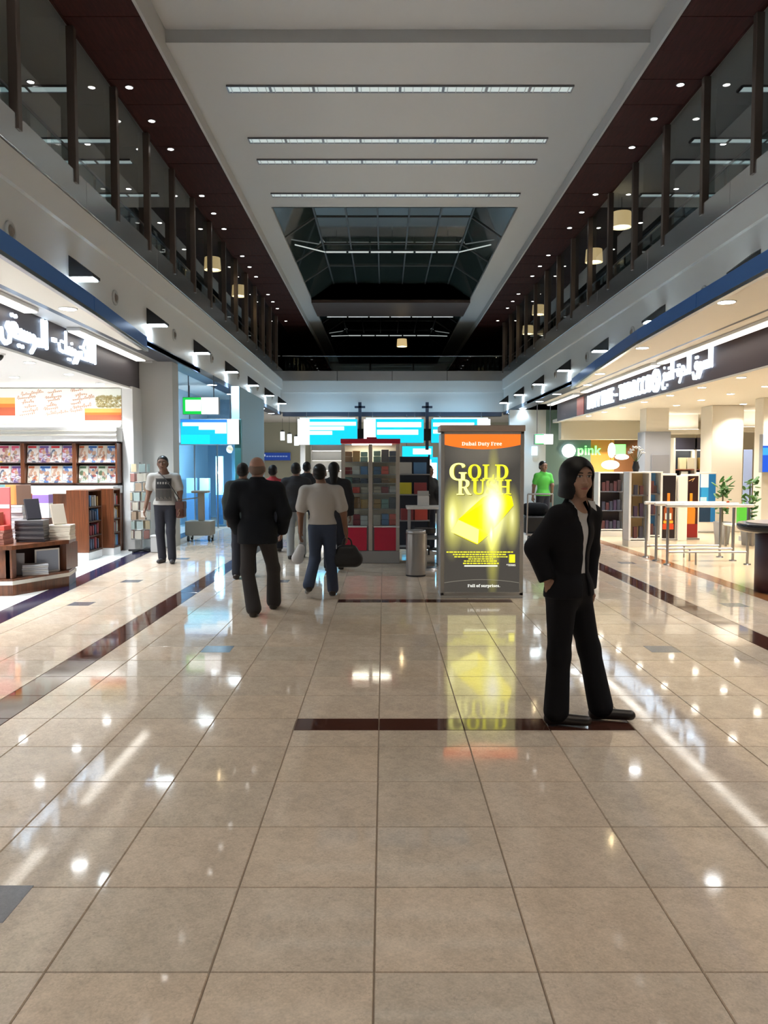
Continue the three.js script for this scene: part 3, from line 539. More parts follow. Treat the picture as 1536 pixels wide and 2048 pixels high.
// ================================================================ GOLD POSTER LIGHT BOX
{
  const w = 0.97, o = thing('poster_light_box', 'tall free standing light box with a glowing GOLD RUSH poster', 'light box', [1.145, 0, -9.47]);
  part(o, 'base', rb(-w / 2, w / 2, 0.0, 0.03, -0.42, 0.0, 0.006), M.greyPale);
  part(o, 'body', rb(-w / 2 + 0.004, w / 2 - 0.004, 0.03, 1.93, -0.42, -0.03, 0.01), mat(0.42, 0.4, 0.38, 0.4, 0.3));
  part(o, 'frame', join([rb(-w / 2, -w / 2 + 0.045, 0.03, 1.95, -0.035, 0.0, 0.006), rb(w / 2 - 0.045, w / 2, 0.03, 1.95, -0.035, 0.0, 0.006), rb(-w / 2, w / 2, 0.03, 0.07, -0.035, 0.0, 0.006), rb(-w / 2, w / 2, 1.915, 1.95, -0.035, 0, 0.006)]), mat(0.5, 0.48, 0.45, 0.35, 0.5), 'brushed metal frame');
  part(o, 'cap', rb(-w / 2 - 0.01, w / 2 + 0.01, 1.95, 2.02, -0.44, 0.015, 0.008), mat(0.5, 0.4, 0.34, 0.5));
  const tex = canvasTex(512, 1050, (c, W, H) => {
    const q = (X, Y) => [((X - 125) / 860) * W, ((Y - 130) / 1765) * H], poly = (pts, col) => { c.fillStyle = col; c.beginPath(); pts.forEach((p, i) => (i ? c.lineTo(...q(...p)) : c.moveTo(...q(...p)))); c.closePath(); c.fill(); };
    const halo = (X, Y, rx, ry, inner, outer) => { const [x, y] = q(X, Y); c.save(); c.translate(x, y); c.scale(rx, ry); const g = c.createRadialGradient(0, 0, 0, 0, 0, 1); g.addColorStop(0, inner); g.addColorStop(0.5, outer.replace('A', '0.45')); g.addColorStop(1, outer.replace('A', '0')); c.fillStyle = g; c.beginPath(); c.arc(0, 0, 1, 0, 7); c.fill(); c.restore(); };
    fill(c, '#373430', 0, 0, W, H);
    halo(560, 330, 300, 150, 'rgba(110,104,92,0.6)', 'rgba(110,104,92,A)');
    halo(530, 1060, 290, 290, 'rgba(255,252,190,1)', 'rgba(220,216,110,A)'); halo(530, 1000, 240, 220, 'rgba(250,248,190,0.8)', 'rgba(226,222,130,A)'); halo(215, 1060, 80, 300, 'rgba(252,250,190,1)', 'rgba(214,210,96,A)'); halo(900, 1060, 60, 240, 'rgba(250,246,170,0.7)', 'rgba(214,210,96,A)');
    halo(680, 1100, 60, 560, 'rgba(255,255,120,0.9)', 'rgba(230,225,80,A)');
    poly([[200, 1215], [285, 1075], [560, 830], [720, 760], [890, 820], [912, 920], [700, 1170], [500, 1360]], '#ecdf1e');
    poly([[280, 1075], [560, 900], [560, 1190]], '#fff200'); poly([[200, 1215], [285, 1080], [520, 1190], [510, 1350]], '#f7f07a'); poly([[520, 1195], [630, 1245], [510, 1358]], '#ffef10'); poly([[720, 765], [890, 820], [912, 920], [700, 1170], [770, 900]], '#fff000');
    c.strokeStyle = '#6e6410'; c.lineWidth = 3; c.beginPath(); c.moveTo(...q(235, 1240)); c.lineTo(...q(500, 1360)); c.lineTo(...q(640, 1250)); c.moveTo(...q(705, 1168)); c.lineTo(...q(912, 925)); c.stroke();
    c.font = 'bold 138px serif'; c.textBaseline = 'alphabetic'; const put = (t, X0, X1, Y, hgt, col) => { const [x0, y] = q(X0, Y), [x1] = q(X1, Y); c.save(); c.translate(x0, y); const mw = c.measureText(t).width; c.scale((x1 - x0) / mw, hgt); c.fillStyle = '#6a6412'; c.fillText(t, 5, 3); c.fillStyle = col; c.fillText(t, 0, 0); c.restore(); };
    put('G', 165, 385, 640, 1.15, '#f6f58c'); put('OLD', 380, 860, 628, 0.98, '#e8e42c'); put('R', 255, 430, 805, 1.05, '#f6f58c'); put('USH', 430, 890, 800, 1.0, '#e8e42c');
    halo(680, 960, 110, 300, 'rgba(255,255,240,1)', 'rgba(255,255,170,A)'); halo(690, 960, 78, 240, 'rgba(255,255,240,1)', 'rgba(255,255,190,A)'); halo(660, 1240, 28, 130, 'rgba(255,255,230,1)', 'rgba(255,255,120,A)'); halo(690, 900, 90, 100, 'rgba(255,255,250,1)', 'rgba(255,255,200,A)');
    c.fillStyle = '#f0651f'; c.beginPath(); c.moveTo(0, 0); c.lineTo(W, 0); c.lineTo(W, H * 0.066); c.quadraticCurveTo(W / 2, H * 0.122, 0, H * 0.066); c.fill();
    c.fillStyle = '#ffe6d2'; c.font = 'bold 33px serif'; c.textAlign = 'center'; c.fillText('Dubai Duty Free', W * 0.49, H * 0.07);
    const rowsOf = [[1445, 150, 925], [1472, 225, 850], [1498, 240, 850], [1522, 400, 690], [1546, 350, 745], [1572, 340, 750]]; c.fillStyle = '#d8d22a';
    for (const [Y, a, b] of rowsOf) { let X = a; while (X < b - 14) { const wd = 12 + ((X * 7 + Y * 3) % 34), [x, y] = q(X, Y), [x2] = q(Math.min(b, X + wd), Y); c.fillRect(x, y - 5, x2 - x, 8); X += wd + 7; } }
    { const [x, y] = q(355, 1600), [x2] = q(735, 1600); c.fillStyle = '#e9f0c8'; c.fillRect(x, y - 5, x2 - x, 9); }
    { const [x, y] = q(865, 1470), [x2, y2] = q(935, 1562); c.fillStyle = '#e6e01e'; c.fillRect(x, y, x2 - x, y2 - y); c.fillStyle = '#b9b514'; c.fillRect(x, y, 8, y2 - y); }
    c.fillStyle = '#d9d6c8'; c.font = 'bold 17px sans-serif'; c.fillText('*TERMS', ...q(888, 1600));
    c.strokeStyle = '#8a8578'; c.lineWidth = 2; c.beginPath(); c.moveTo(0, H * 0.94); c.quadraticCurveTo(W / 2, H * 0.9, W, H * 0.94); c.stroke();
    c.fillStyle = '#e4e4da'; c.font = 'bold 26px serif'; c.fillText('Full of surprises.', W * 0.53, H * 0.968);
  });
  part(o, 'poster', new THREE.PlaneGeometry(w - 0.09, 1.845).translate(0, 0.9925, -0.006), new THREE.MeshStandardMaterial({ color: 0x111111, emissive: 0xffffff, emissiveIntensity: 1.2, emissiveMap: tex, roughness: 0.25 }), 'backlit black and gold poster');
  rect(o, 0.8, 1.6, [1, 0.93, 0.4], 0.4, [0, 1.0, 0.03], [1.145, 1.0, 50]);
}

// ================================================================ KIOSK, BIN, COUNTER
const tints = [[0.55, 0.5, 0.42], [0.12, 0.12, 0.14], [0.3, 0.06, 0.07], [0.08, 0.1, 0.16], [0.6, 0.6, 0.58], [0.35, 0.2, 0.1], [0.1, 0.25, 0.5], [0.5, 0.32, 0.12], [0.65, 0.1, 0.08], [0.2, 0.35, 0.33]].map(([r, g, b]) => mat(r, g, b, 0.5));
const tintNames = ['beige', 'charcoal', 'maroon', 'navy', 'white', 'brown', 'blue', 'ochre', 'red', 'teal'];
{
  const o = thing('display_tower', 'tall glass display tower with red cap and red base panels', 'display case', [-0.215, 0, -12.95]), W = 0.465, D = 0.55;
  part(o, 'plinth', rb(-W, W, 0, 0.2, -D, 0.0, 0.006), M.steel, 'brushed steel plinth');
  for (const [a, b] of [[-W, -0.06], [0.06, W]]) { part(o, 'red_panel', rb(a, b, 0.205, 0.575, -0.03, 0.012, 0.006), M.red, 'crimson base panel'); part(o, 'panel_lip', rb(a - 0.01, b, 0.575, 0.595, -0.05, 0.02, 0.004), M.white); }
  part(o, 'core', bx(-W + 0.01, W - 0.01, 0.2, 0.58, -D, -0.03), M.grey);
  for (const x of [-W + 0.03, 0, W - 0.03]) part(o, 'post', rb(x - 0.03, x + 0.03, 0.2, 1.9, -0.06, 0.015, 0.006), mat(0.5, 0.45, 0.4, 0.35, 0.4));
  part(o, 'back_panel', bx(-W + 0.02, W - 0.02, 0.58, 1.9, -D, -D + 0.02), mat(0.62, 0.58, 0.46, 0.6));
  const levels = [0.6, 0.87, 1.12, 1.28, 1.42, 1.62];
  for (const y of levels) part(o, 'shelf', bx(-W + 0.02, W - 0.02, y - 0.012, y, -D + 0.02, -0.06), M.steel, 'thin steel shelf');
  part(o, 'glass_front', bx(-W + 0.06, -0.03, 0.6, 1.88, -0.012, -0.008), M.glass); part(o, 'glass_front', bx(0.03, W - 0.06, 0.6, 1.88, -0.012, -0.008), M.glass);
  part(o, 'cap', rb(-W - 0.01, W + 0.01, 1.91, 1.985, -D, 0.03, 0.008), M.red, 'crimson cap'); part(o, 'cap_crest', rb(-0.06, 0.1, 1.985, 2.01, -D, 0.02, 0.006), M.red);
  part(o, 'lamp_lens', bx(-0.3, 0.34, 1.895, 1.908, -0.4, -0.12), glow(1, 0.92, 0.75, 3), 'warm strip lens');
  rect(o, 0.6, 0.26, [1, 0.9, 0.72], 5, [0, 1.885, -0.26], [-0.215, 0, -13.21]);
  levels.forEach((y, li) => {
    for (const side of [-1, 1]) {
      const pieces = [];
      for (let k = 0; k < 3; k++) {
        const h = [0.2, 0.19, 0.12, 0.1, 0.15, 0.2][li] * rr(0.75, 1), x = -0.215 + side * 0.23 + (k - 1) * 0.125, z = -12.95 - rr(0.16, 0.22);
        const kind = (li + k) % 3, label = tintNames[(li * 3 + k * 2 + (side > 0 ? 4 : 0)) % tints.length] + (kind === 0 ? ' boxed' : ' folded') + ' souvenir on the ' + ['lowest', 'second', 'third', 'fourth', 'fifth', 'top'][li] + ' shelf of the display tower';
        const g = kind === 0 ? rb(-0.058, 0.058, 0, h, -0.07, 0.07, 0.008) : join([rb(-0.06, 0.06, 0, h * 0.48, -0.08, 0.08, 0.008), rb(-0.055, 0.055, h * 0.5, h * 0.95, -0.075, 0.075, 0.008)]);
        solo('souvenir_pack', label, 'souvenir', g, tints[(li * 3 + k * 2 + (side > 0 ? 4 : 0)) % tints.length], [x, y, z], rr(-0.08, 0.08), 'souvenirs in the display tower');
      }
    }
  });
}
{
  const o = thing('waste_bin', 'round brushed steel waste bin beside the display tower', 'bin', [0.45, 0, -11.45]);
  part(o, 'body', lathe([[0, 0.01], [0.135, 0.01], [0.138, 0.03], [0.138, 0.6], [0.132, 0.61]], 32), M.steel); part(o, 'lid_ring', lathe([[0.085, 0.6], [0.138, 0.6], [0.142, 0.62], [0.136, 0.65], [0.1, 0.655], [0.085, 0.63], [0.085, 0.6]], 32), M.steel); part(o, 'base_ring', cyl(0.14, 0.14, 0, 0.02, 0, 0, 32), M.black); part(o, 'liner', cyl(0.085, 0.085, 0.3, 0.6, 0, 0, 20), M.black);
}
{
  const o = thing('service_counter', 'white topped service counter behind the gold poster box', 'counter', [0.95, 0, -12.6]);
  part(o, 'top', rb(-0.6, 0.55, 0.88, 0.92, -0.6, 0.0, 0.01), M.white); part(o, 'side_panel', rb(-0.1, -0.02, 0, 0.88, -0.55, -0.05, 0.006), M.greyPale); part(o, 'front_panel', rb(0.0, 0.5, 0.02, 0.86, -0.1, -0.06, 0.006), M.greyPale); part(o, 'side_panel', rb(-0.57, -0.53, 0, 0.88, -0.55, -0.1, 0.006), M.grey); part(o, 'shelf', bx(-0.55, -0.1, 0.4, 0.43, -0.55, -0.1), M.grey);
  const s = thing('bar_stool', 'black padded stool under the service counter', 'stool', [0.62, 0, -12.2]); part(s, 'seat', cyl(0.16, 0.16, 0.55, 0.62), M.black); part(s, 'column', cyl(0.025, 0.025, 0.03, 0.55), M.steel); part(s, 'foot', cyl(0.2, 0.18, 0, 0.03), M.steel);
  const k = thing('leaflet_box', 'white leaflet box standing on the service counter', 'box', [0.62, 0.92, -12.85]); part(k, 'body', rb(-0.09, 0.09, 0, 0.16, -0.06, 0.06, 0.006), M.white); part(k, 'flap', rb(-0.09, 0.09, 0.16, 0.24, -0.06, -0.05, 0.004), M.greyPale);
}
{
  const o = thing('souvenir_rack', 'dark rack with red and yellow packs between tower and counter', 'rack', [0.5, 0, -14.2]);
  part(o, 'post', rb(-0.3, -0.27, 0, 1.75, -0.02, 0.02, 0.004), M.black); part(o, 'post', rb(0.27, 0.3, 0, 1.75, -0.02, 0.02, 0.004), M.black); part(o, 'back_panel', bx(-0.3, 0.3, 0.1, 1.72, -0.06, -0.03), M.trimDark);
  for (const y of [0.15, 0.6, 1.05, 1.4]) part(o, 'shelf', rb(-0.29, 0.29, y, y + 0.02, -0.05, 0.2, 0.004), M.grey);
  const put = (x, y, m, label) => solo('carton', label, 'carton', rb(-0.11, 0.11, 0, 0.2, -0.06, 0.06, 0.006), m, [0.5 + x, y, -14.1], rr(-0.1, 0.1), 'cartons on the dark rack');
  put(-0.13, 1.07, mat(0.6, 0.55, 0.05, 0.5), 'yellow carton on the dark rack'); put(0.13, 1.07, tints[2], 'maroon carton on the dark rack'); put(-0.13, 1.42, tints[4], 'white carton on top shelf of the dark rack'); put(0.12, 1.42, tints[6], 'blue carton on top shelf of the dark rack'); put(-0.1, 0.62, tints[2], 'dark red carton on middle shelf of the dark rack'); put(0.14, 0.62, tints[8], 'bright red carton on middle shelf of the dark rack');
}
{ const o = boxSign('illuminated_board', 'tall cyan edged white illuminated board behind the service counter', 'light board', 832, 876, 914, 988, 30, (c, W, H) => { fill(c, '#12b4f4', 0, 0, W, H); fill(c, '#ffffff', W * 0.16, H * 0.06, W * 0.8, H * 0.8); fill(c, '#16a8ec', W * 0.7, H * 0.05, W * 0.3, H * 0.1); }, 1.2, false, [128, 256], 0.8); for (const x of [-0.3, 0.3]) part(o, 'leg', rb(x - 0.03, x + 0.03, -o.position.y, 0.02, -0.12, -0.06, 0.006), M.steelDark); }
boxSign('illuminated_board', 'wide cyan and white illuminated board hanging above the service counter', 'light board', 804, 866, 892, 916, 31.2, (c, W, H) => { fill(c, '#18c0f8', 0, 0, W, H); fill(c, '#ffffff', W * 0.35, H * 0.2, W * 0.6, H * 0.5); }, 1.1, 3.55);

// ================================================================ BOOKSHOP (left)
{
  const o = shell('wall_pillar', 'pale grey pillar at the end of the bookshop front', 'pillar');
  part(o, 'face', bx(-4.66, -4.03, 0, 3.56, -15.6, -16.05), mat(0.45, 0.44, 0.41, 0.6)); part(o, 'edge_strip', rb(-4.82, -4.62, 0, 3.02, -15.05, -15.65, 0.01), M.white);
}
{
  const tex = canvasTex(1024, 300, (c, W, H) => {
    fill(c, '#e4e9e0', 0, 0, W, H);
    c.strokeStyle = '#a5512e'; c.lineWidth = 3; let q = 5; const R = () => { q = (q * 1103515245 + 12345) & 0x7fffffff; return q / 0x7fffffff; };
    for (let r = 0; r < 6; r++) for (let w = 0; w < 3; w++) { let x = 400 + w * 150 + R() * 50, y = 50 + r * 34 - w * 16 + R() * 14, n = 5 + Math.floor(R() * 7); c.globalAlpha = 0.8; c.beginPath(); c.moveTo(x, y); for (let i = 0; i < n; i++) { const hh = R() < 0.35 ? 14 + R() * 26 : 3 + R() * 8; c.bezierCurveTo(x + 4, y - hh, x + 13, y - hh, x + 9, y); c.bezierCurveTo(x + 7, y + (R() < 0.2 ? 20 : 5), x + 4, y + 6, x + 13, y - 2); x += 12; y -= 2.4; } c.stroke(); }
    c.globalAlpha = 1; c.fillStyle = '#fbfbf8'; c.beginPath(); c.moveTo(400, H); c.lineTo(700, 205); c.lineTo(800, 240); c.lineTo(W, H); c.fill();
    const slab = (x, y, w, h) => { fill(c, '#f1b160', x, y, w, h * 0.34); fill(c, '#d9792f', x, y + h * 0.34, w, h * 0.2); fill(c, '#b4553a', x, y + h * 0.54, w, h * 0.46); c.fillStyle = '#c06a48'; for (let i = 0; i < w; i += 9) c.fillRect(x + i, y + h * 0.4, 2, h * 0.5); };
    slab(0, 75, 390, 150); slab(805, 165, 220, 100);
    c.fillStyle = '#8a7a48'; for (let i = 0; i < 260; i++) { c.globalAlpha = 0.45; c.beginPath(); c.arc(W - 150 + R() * 150, 60 + R() * 95, 4 + R() * 6, 0, 7); c.fill(); } c.globalAlpha = 1; c.fillStyle = '#f0e2b8'; for (let i = 0; i < 34; i++) c.fillRect(W - 140 + R() * 135, 70 + R() * 75, 5, 5);
  });
  const o = thing('wall_mural', 'wide printed mural of handwriting and orange blocks above the magazine racks', 'mural');
  part(o, 'print', bx(-8.0, -4.84, 2.32, 2.98, -15.07, -15.1), new THREE.MeshStandardMaterial({ map: tex, roughness: 0.6 }), 'printed mural sheet'); part(o, 'edge_rail', rb(-8.0, -4.84, 2.28, 2.32, -15.03, -15.1, 0.006), M.white);
  const c = thing('cornice_shelf', 'white moulded cornice above the magazine racks', 'cornice'); part(c, 'board', rb(-8, -4.82, 2.0, 2.26, -14.72, -15.1, 0.01), M.white); part(c, 'moulding', rb(-8, -4.82, 2.1, 2.13, -14.69, -14.73, 0.006), M.warmWhite); part(c, 'moulding', rb(-8, -4.82, 2.18, 2.2, -14.69, -14.73, 0.006), M.warmWhite);
  part(c, 'lamp_strip', bx(-7.9, -4.9, 2.262, 2.275, -14.85, -14.95), M.cove, 'glowing strip lighting the mural'); const l = rect(c, 3.0, 0.1, [1, 0.97, 0.92], 7, [-6.4, 2.29, -14.88], [-6.4, 3, -15.05]);
}
// magazine racks, one per bay, with magazines standing in two rows
const coverNames = ['red headed', 'gold headed', 'blue headed', 'crimson headed', 'green headed', 'violet headed', 'black headed', 'orange headed', 'pink headed', 'maroon headed'];
const coverTex = Array.from({ length: 10 }, (_, i) => canvasTex(96, 136, (c, W, H) => {
  const pal = [['#dcd6d4', '#c9303a', '#3d4a66'], ['#d9cbb8', '#d9a23c', '#6a3b2a'], ['#cfd8e2', '#2f5fa8', '#9c2f36'], ['#e3cfcb', '#b33c5c', '#e2b13a'], ['#d6dccb', '#4b6b4a', '#d46a2c'], ['#d9cfe0', '#6a4a92', '#c04848'], ['#dfd9cc', '#222831', '#c9a13b'], ['#d8ccbe', '#c25a2c', '#304a7c'], ['#ead9dc', '#e05a7a', '#6f7f8c'], ['#cdd4d8', '#8b2c2c', '#2c5c7c']][i];
  fill(c, pal[0], 0, 0, W, H); let q = i * 977 + 13; const R = () => { q = (q * 1103515245 + 12345) & 0x7fffffff; return q / 0x7fffffff; };
  const cols = [pal[1], pal[2], '#f0ece8', '#b98a70', '#7d6a62', pal[0]];
  for (let k = 0; k < 16; k++) { c.globalAlpha = 0.75; c.fillStyle = cols[Math.floor(R() * 6)]; c.beginPath(); c.ellipse(R() * W, 24 + R() * (H - 24), 6 + R() * 16, 6 + R() * 20, R() * 3, 0, 7); c.fill(); }
  c.globalAlpha = 1; c.fillStyle = '#c39a80'; c.beginPath(); c.ellipse(W * (0.35 + R() * 0.3), 54 + R() * 10, 13, 17, 0, 0, 7); c.fill(); fill(c, pal[1], 5, 5, W * (0.5 + R() * 0.4), 17);
  for (let k = 0; k < 7; k++) fill(c, k % 2 ? pal[1] : '#40404a', 5 + R() * 50, 76 + k * 8, 18 + R() * 22, 3.5);
}));
const coverMats = coverTex.map((t) => { const front = new THREE.MeshStandardMaterial({ map: t, roughness: 0.4 }); return [M.paper, M.paper, M.paper, M.paper, front, M.paper]; });
{
  const bays = [[-7.5, -6.56], [-6.56, -5.62], [-5.62, -4.84]], words = ['by the shop corner', 'in the middle', 'by the white strip'];
  bays.forEach(([a, b], i) => {
    const o = thing('magazine_rack', 'dark wood magazine rack bay ' + words[i], 'magazine rack');
    part(o, 'back_panel', bx(a, b, 1.24, 1.98, -15.02, -15.08), M.darkWood); part(o, 'side_panel', rb(a, a + 0.035, 1.22, 2.0, -14.78, -15.04, 0.004), M.mahogany); part(o, 'side_panel', rb(b - 0.035, b, 1.22, 2.0, -14.78, -15.04, 0.004), M.mahogany);
    part(o, 'shelf', rb(a, b, 1.22, 1.25, -14.78, -15.04, 0.004), M.darkWood); part(o, 'shelf', rb(a, b, 1.6, 1.62, -14.8, -15.04, 0.004), M.darkWood); part(o, 'top_board', rb(a, b, 1.965, 2.0, -14.76, -15.04, 0.004), M.darkWood);
    const n = i === 2 ? 4 : 4, pitch = (b - a - 0.09) / n;
    for (let r = 0; r < 2; r++) for (let k = 0; k < n; k++) {
      const id = (i * 7 + r * 3 + k * 5) % 10, m = part(scene, numbered('magazine'), new THREE.BoxGeometry(pitch - 0.006, 0.315, 0.012).translate(0, 0.1575, 0), coverMats[id]);
      m.userData = { label: coverNames[id] + ' magazine in the ' + (r ? 'upper' : 'lower') + ' row of the rack bay ' + words[i], category: 'magazine', group: 'magazines in the rack bay ' + words[i] };
      m.position.set(a + 0.045 + pitch * (k + 0.5), r ? 1.622 : 1.252, -14.86 - rr(0, 0.01)); m.rotation.x = -0.16;
    }
  });
  const led = thing('display_ledge', 'white ledge below the magazine racks', 'ledge'); part(led, 'ledge_board', rb(-8, -4.84, 1.06, 1.2, -14.55, -15.06, 0.01), M.white); part(led, 'front_cabinet', bx(-8, -4.84, 0.0, 1.06, -14.7, -15.06), M.mahogany, 'dark red wood cabinet front');
}
// two low bookcases seen end on, shelves facing the concourse
function bookcase(x0, x1, d0, d1, top, label, tag) {
  const o = thing('bookcase', label, 'bookcase', [(x0 + x1) / 2, 0, -(d0 + d1) / 2]), w = (x1 - x0) / 2, h = (d1 - d0) / 2;
  part(o, 'plinth', rb(-w + 0.01, w - 0.01, 0, 0.13, -h + 0.01, h - 0.01, 0.004), M.white, 'white plinth'); part(o, 'end_panel', rb(-w, w, 0.13, top, h - 0.03, h, 0.005), M.mahogany, 'polished red brown end panel'); part(o, 'end_panel', rb(-w, w, 0.13, top, -h, -h + 0.03, 0.005), M.mahogany);
  part(o, 'back_panel', bx(-w, -w + 0.02, 0.13, top, -h + 0.03, h - 0.03), M.darkWood); part(o, 'top_board', rb(-w, w, top - 0.025, top, -h + 0.03, h - 0.03, 0.004), M.mahogany);
  for (const y of [0.14, 0.38, 0.62, 0.86]) part(o, 'shelf', rb(-w + 0.02, w - 0.005, y, y + 0.02, -h + 0.03, h - 0.03, 0.003), M.darkWood);
  for (const y of [0.16, 0.4, 0.64, 0.88]) for (let k = 0; k < 5; k++) { if (y + 0.22 > top) continue; const bh = rr(0.15, 0.2), tn = Math.floor(rnd() * 10); solo('paperback', tintNames[tn] + ' paperback on the ' + (y < 0.2 ? 'bottom' : y < 0.5 ? 'second' : y < 0.7 ? 'third' : 'top') + ' shelf of the ' + tag, 'book', rb(-0.06, 0.06, 0, bh, -0.016, 0.016, 0.003), tints[tn], [(x0 + x1) / 2 + w - 0.09, y, -d0 - 0.08 - k * (2 * h - 0.16) / 4.4], 0, 'books in the ' + tag); }
}
bookcase(-5.2, -4.84, 13.3, 13.95, 1.16, 'low red brown bookcase nearer the book table', 'bookcase nearer the book table');
bookcase(-5.02, -4.7, 14.12, 14.5, 1.16, 'low red brown bookcase nearer the card spinner', 'bookcase nearer the card spinner');
// hexagonal book table
{
  const o = thing('book_table', 'red brown faceted book table with open shelf and pale strip', 'table');
  const plan = [[-5.5, -9.5], [-4.42, -9.62], [-4.06, -10.45], [-4.16, -10.95], [-5.5, -10.95]], inner = plan.map(([x, z]) => [x * 0.985 - 0.07, z * 0.985 - 0.155]);
  part(o, 'plinth', prism(inner, 0, 0.13), M.mahogany); part(o, 'pale_strip', prism(plan, 0.13, 0.175), M.warmWhite, 'pale strip'); part(o, 'bottom_board', prism(inner, 0.175, 0.2), M.mahogany); part(o, 'top_board', prism(plan, 0.55, 0.6), M.mahogany);
  part(o, 'corner_panel', rb(-5.5, -4.46, 0.2, 0.55, -9.66, -9.72, 0.005), M.mahogany); part(o, 'corner_panel', rb(-4.2, -4.12, 0.2, 0.55, -10.5, -10.9, 0.005), M.mahogany); part(o, 'back_panel', bx(-5.4, -4.2, 0.2, 0.55, -10.6, -10.63), M.darkWood); part(o, 'corner_panel', rb(-4.52, -4.44, 0.2, 0.55, -9.66, -9.78, 0.005), M.mahogany);
}
function stack(x, y, d, n, w, l, t, m, label, group, turn = 0.1) { for (let k = 0; k < n; k++) { const b = solo('book', (k === 0 ? 'bottom ' : k === n - 1 ? 'topmost ' : ORD[k] + ' lowest ') + label, 'book', join([rb(-w / 2, w / 2, 0.001, t - 0.001, -l / 2, l / 2, 0.003)]), Array.isArray(m) ? m[k % m.length] : m, [x + rr(-0.006, 0.006), y + k * t, -d + rr(-0.006, 0.006)], turn + rr(-0.04, 0.04), group); } return y + n * t; }
const darkBook = [mat(0.03, 0.028, 0.035, 0.35), mat(0.09, 0.085, 0.09, 0.4)], creamBook = [mat(0.55, 0.49, 0.4, 0.6), mat(0.5, 0.44, 0.36, 0.6)], roseBook = [mat(0.3, 0.12, 0.09, 0.5), mat(0.36, 0.16, 0.12, 0.5)], whiteBook = [mat(0.6, 0.6, 0.6, 0.5), mat(0.5, 0.52, 0.56, 0.5)];
const yA = stack(-4.43, 0.6, 10.22, 8, 0.34, 0.26, 0.034, darkBook, 'dark hardback in the tall dark stack on the book table', 'dark hardback stack', 0.15);
const yB = stack(-4.19, 0.6, 10.52, 6, 0.3, 0.24, 0.032, creamBook, 'cream hardback in the stack at the table corner', 'cream hardback stack', 0.1);
stack(-4.74, 0.6, 9.86, 5, 0.34, 0.28, 0.034, roseBook, 'rose brown hardback in the stack under the red stand', 'rose hardback stack', 0.05);
stack(-4.86, 0.6, 10.62, 13, 0.3, 0.24, 0.034, whiteBook, 'pale hardback in the tallest stack at the back of the book table', 'pale hardback stack', 0.2);
stack(-4.36, 0.2, 10.1, 6, 0.3, 0.22, 0.022, whiteBook, 'white paperback in the low stack on the open table shelf', 'white paperback stack', 0.5);
{
  const lean = (x, y, d, m, label, tilt, turn) => { const o = solo('display_book', label, 'book', rb(-0.09, 0.09, 0, 0.27, -0.018, 0.018, 0.004), m, [x, y, -d], turn); o.rotation.order = 'YXZ'; o.rotation.x = tilt; };
  lean(-4.19, yB + 0.005, 10.5, creamBook[1], 'cream hardback propped up on the cream stack', -0.3, 0.9); lean(-4.41, yA + 0.005, 10.24, darkBook[0], 'black hardback propped up on the dark stack', -0.35, 0.8);
  const cols = [[0.12, 0.1, 0.2], [0.1, 0.24, 0.24], [0.7, 0.2, 0.05], [0.1, 0.05, 0.03]], w = ['violet', 'teal', 'orange', 'dark brown'];
  cols.forEach((c, k) => lean(-5.12 + k * 0.14, 1.042, 10.62, mat(...c, 0.4), w[k] + ' book propped up on the tallest pale stack', -0.3, 0.5));
  lean(-4.55, 0.2, 10.02, whiteBook[1], 'grey book standing on the open table shelf', -0.1, 0.3);
  const s = thing('promo_stand', 'red and white promotional stand with boxed product on the book table', 'promo stand', [-4.74, 0.77, -9.86]); part(s, 'base', rb(-0.17, 0.17, 0, 0.06, -0.1, 0.1, 0.006), mat(0.7, 0.1, 0.08, 0.4)); part(s, 'back_board', rb(-0.17, 0.17, 0.06, 0.52, -0.1, -0.07, 0.006), mat(0.72, 0.18, 0.18, 0.4)); part(s, 'white_band', bx(-0.165, 0.165, 0.26, 0.31, -0.069, -0.066), M.white); part(s, 'box', rb(-0.09, 0.1, 0.06, 0.22, -0.05, 0.06, 0.006), mat(0.35, 0.08, 0.04, 0.4), 'brown boxed product');
  const f = thing('picture_book', 'framed pale picture book standing on the open table shelf', 'book', [-4.28, 0.2, -10.3], 0.95); part(f, 'board', rb(-0.17, 0.17, 0, 0.3, -0.012, 0.0, 0.004), M.white); part(f, 'picture', bx(-0.15, 0.15, 0.02, 0.28, 0.0, 0.002), mat(0.3, 0.36, 0.48, 0.4), 'blue grey cover picture');
}
{
  const o = thing('display_plinth', 'red brown display plinth with orange and white boxes behind the book table', 'plinth', [-5.25, 0, -12.2]); part(o, 'body', rb(-0.25, 0.22, 0.1, 0.78, -0.2, 0.2, 0.006), M.mahogany); part(o, 'base', rb(-0.23, 0.2, 0, 0.1, -0.18, 0.18, 0.004), M.white);
  solo('gift_box', 'orange gift box on the display plinth', 'box', rb(-0.12, 0.12, 0, 0.36, -0.08, 0.08, 0.006), mat(0.5, 0.12, 0.05, 0.4), [-5.36, 0.78, -12.15]); const b = solo('gift_box', 'white and violet gift box on the display plinth', 'box', rb(-0.12, 0.12, 0, 0.36, -0.08, 0.08, 0.006), M.white, [-5.1, 0.78, -12.15]); part(b, 'top_band', rb(-0.122, 0.122, 0.22, 0.345, -0.082, 0.082, 0.004), mat(0.25, 0.15, 0.4, 0.4), 'violet band');
}
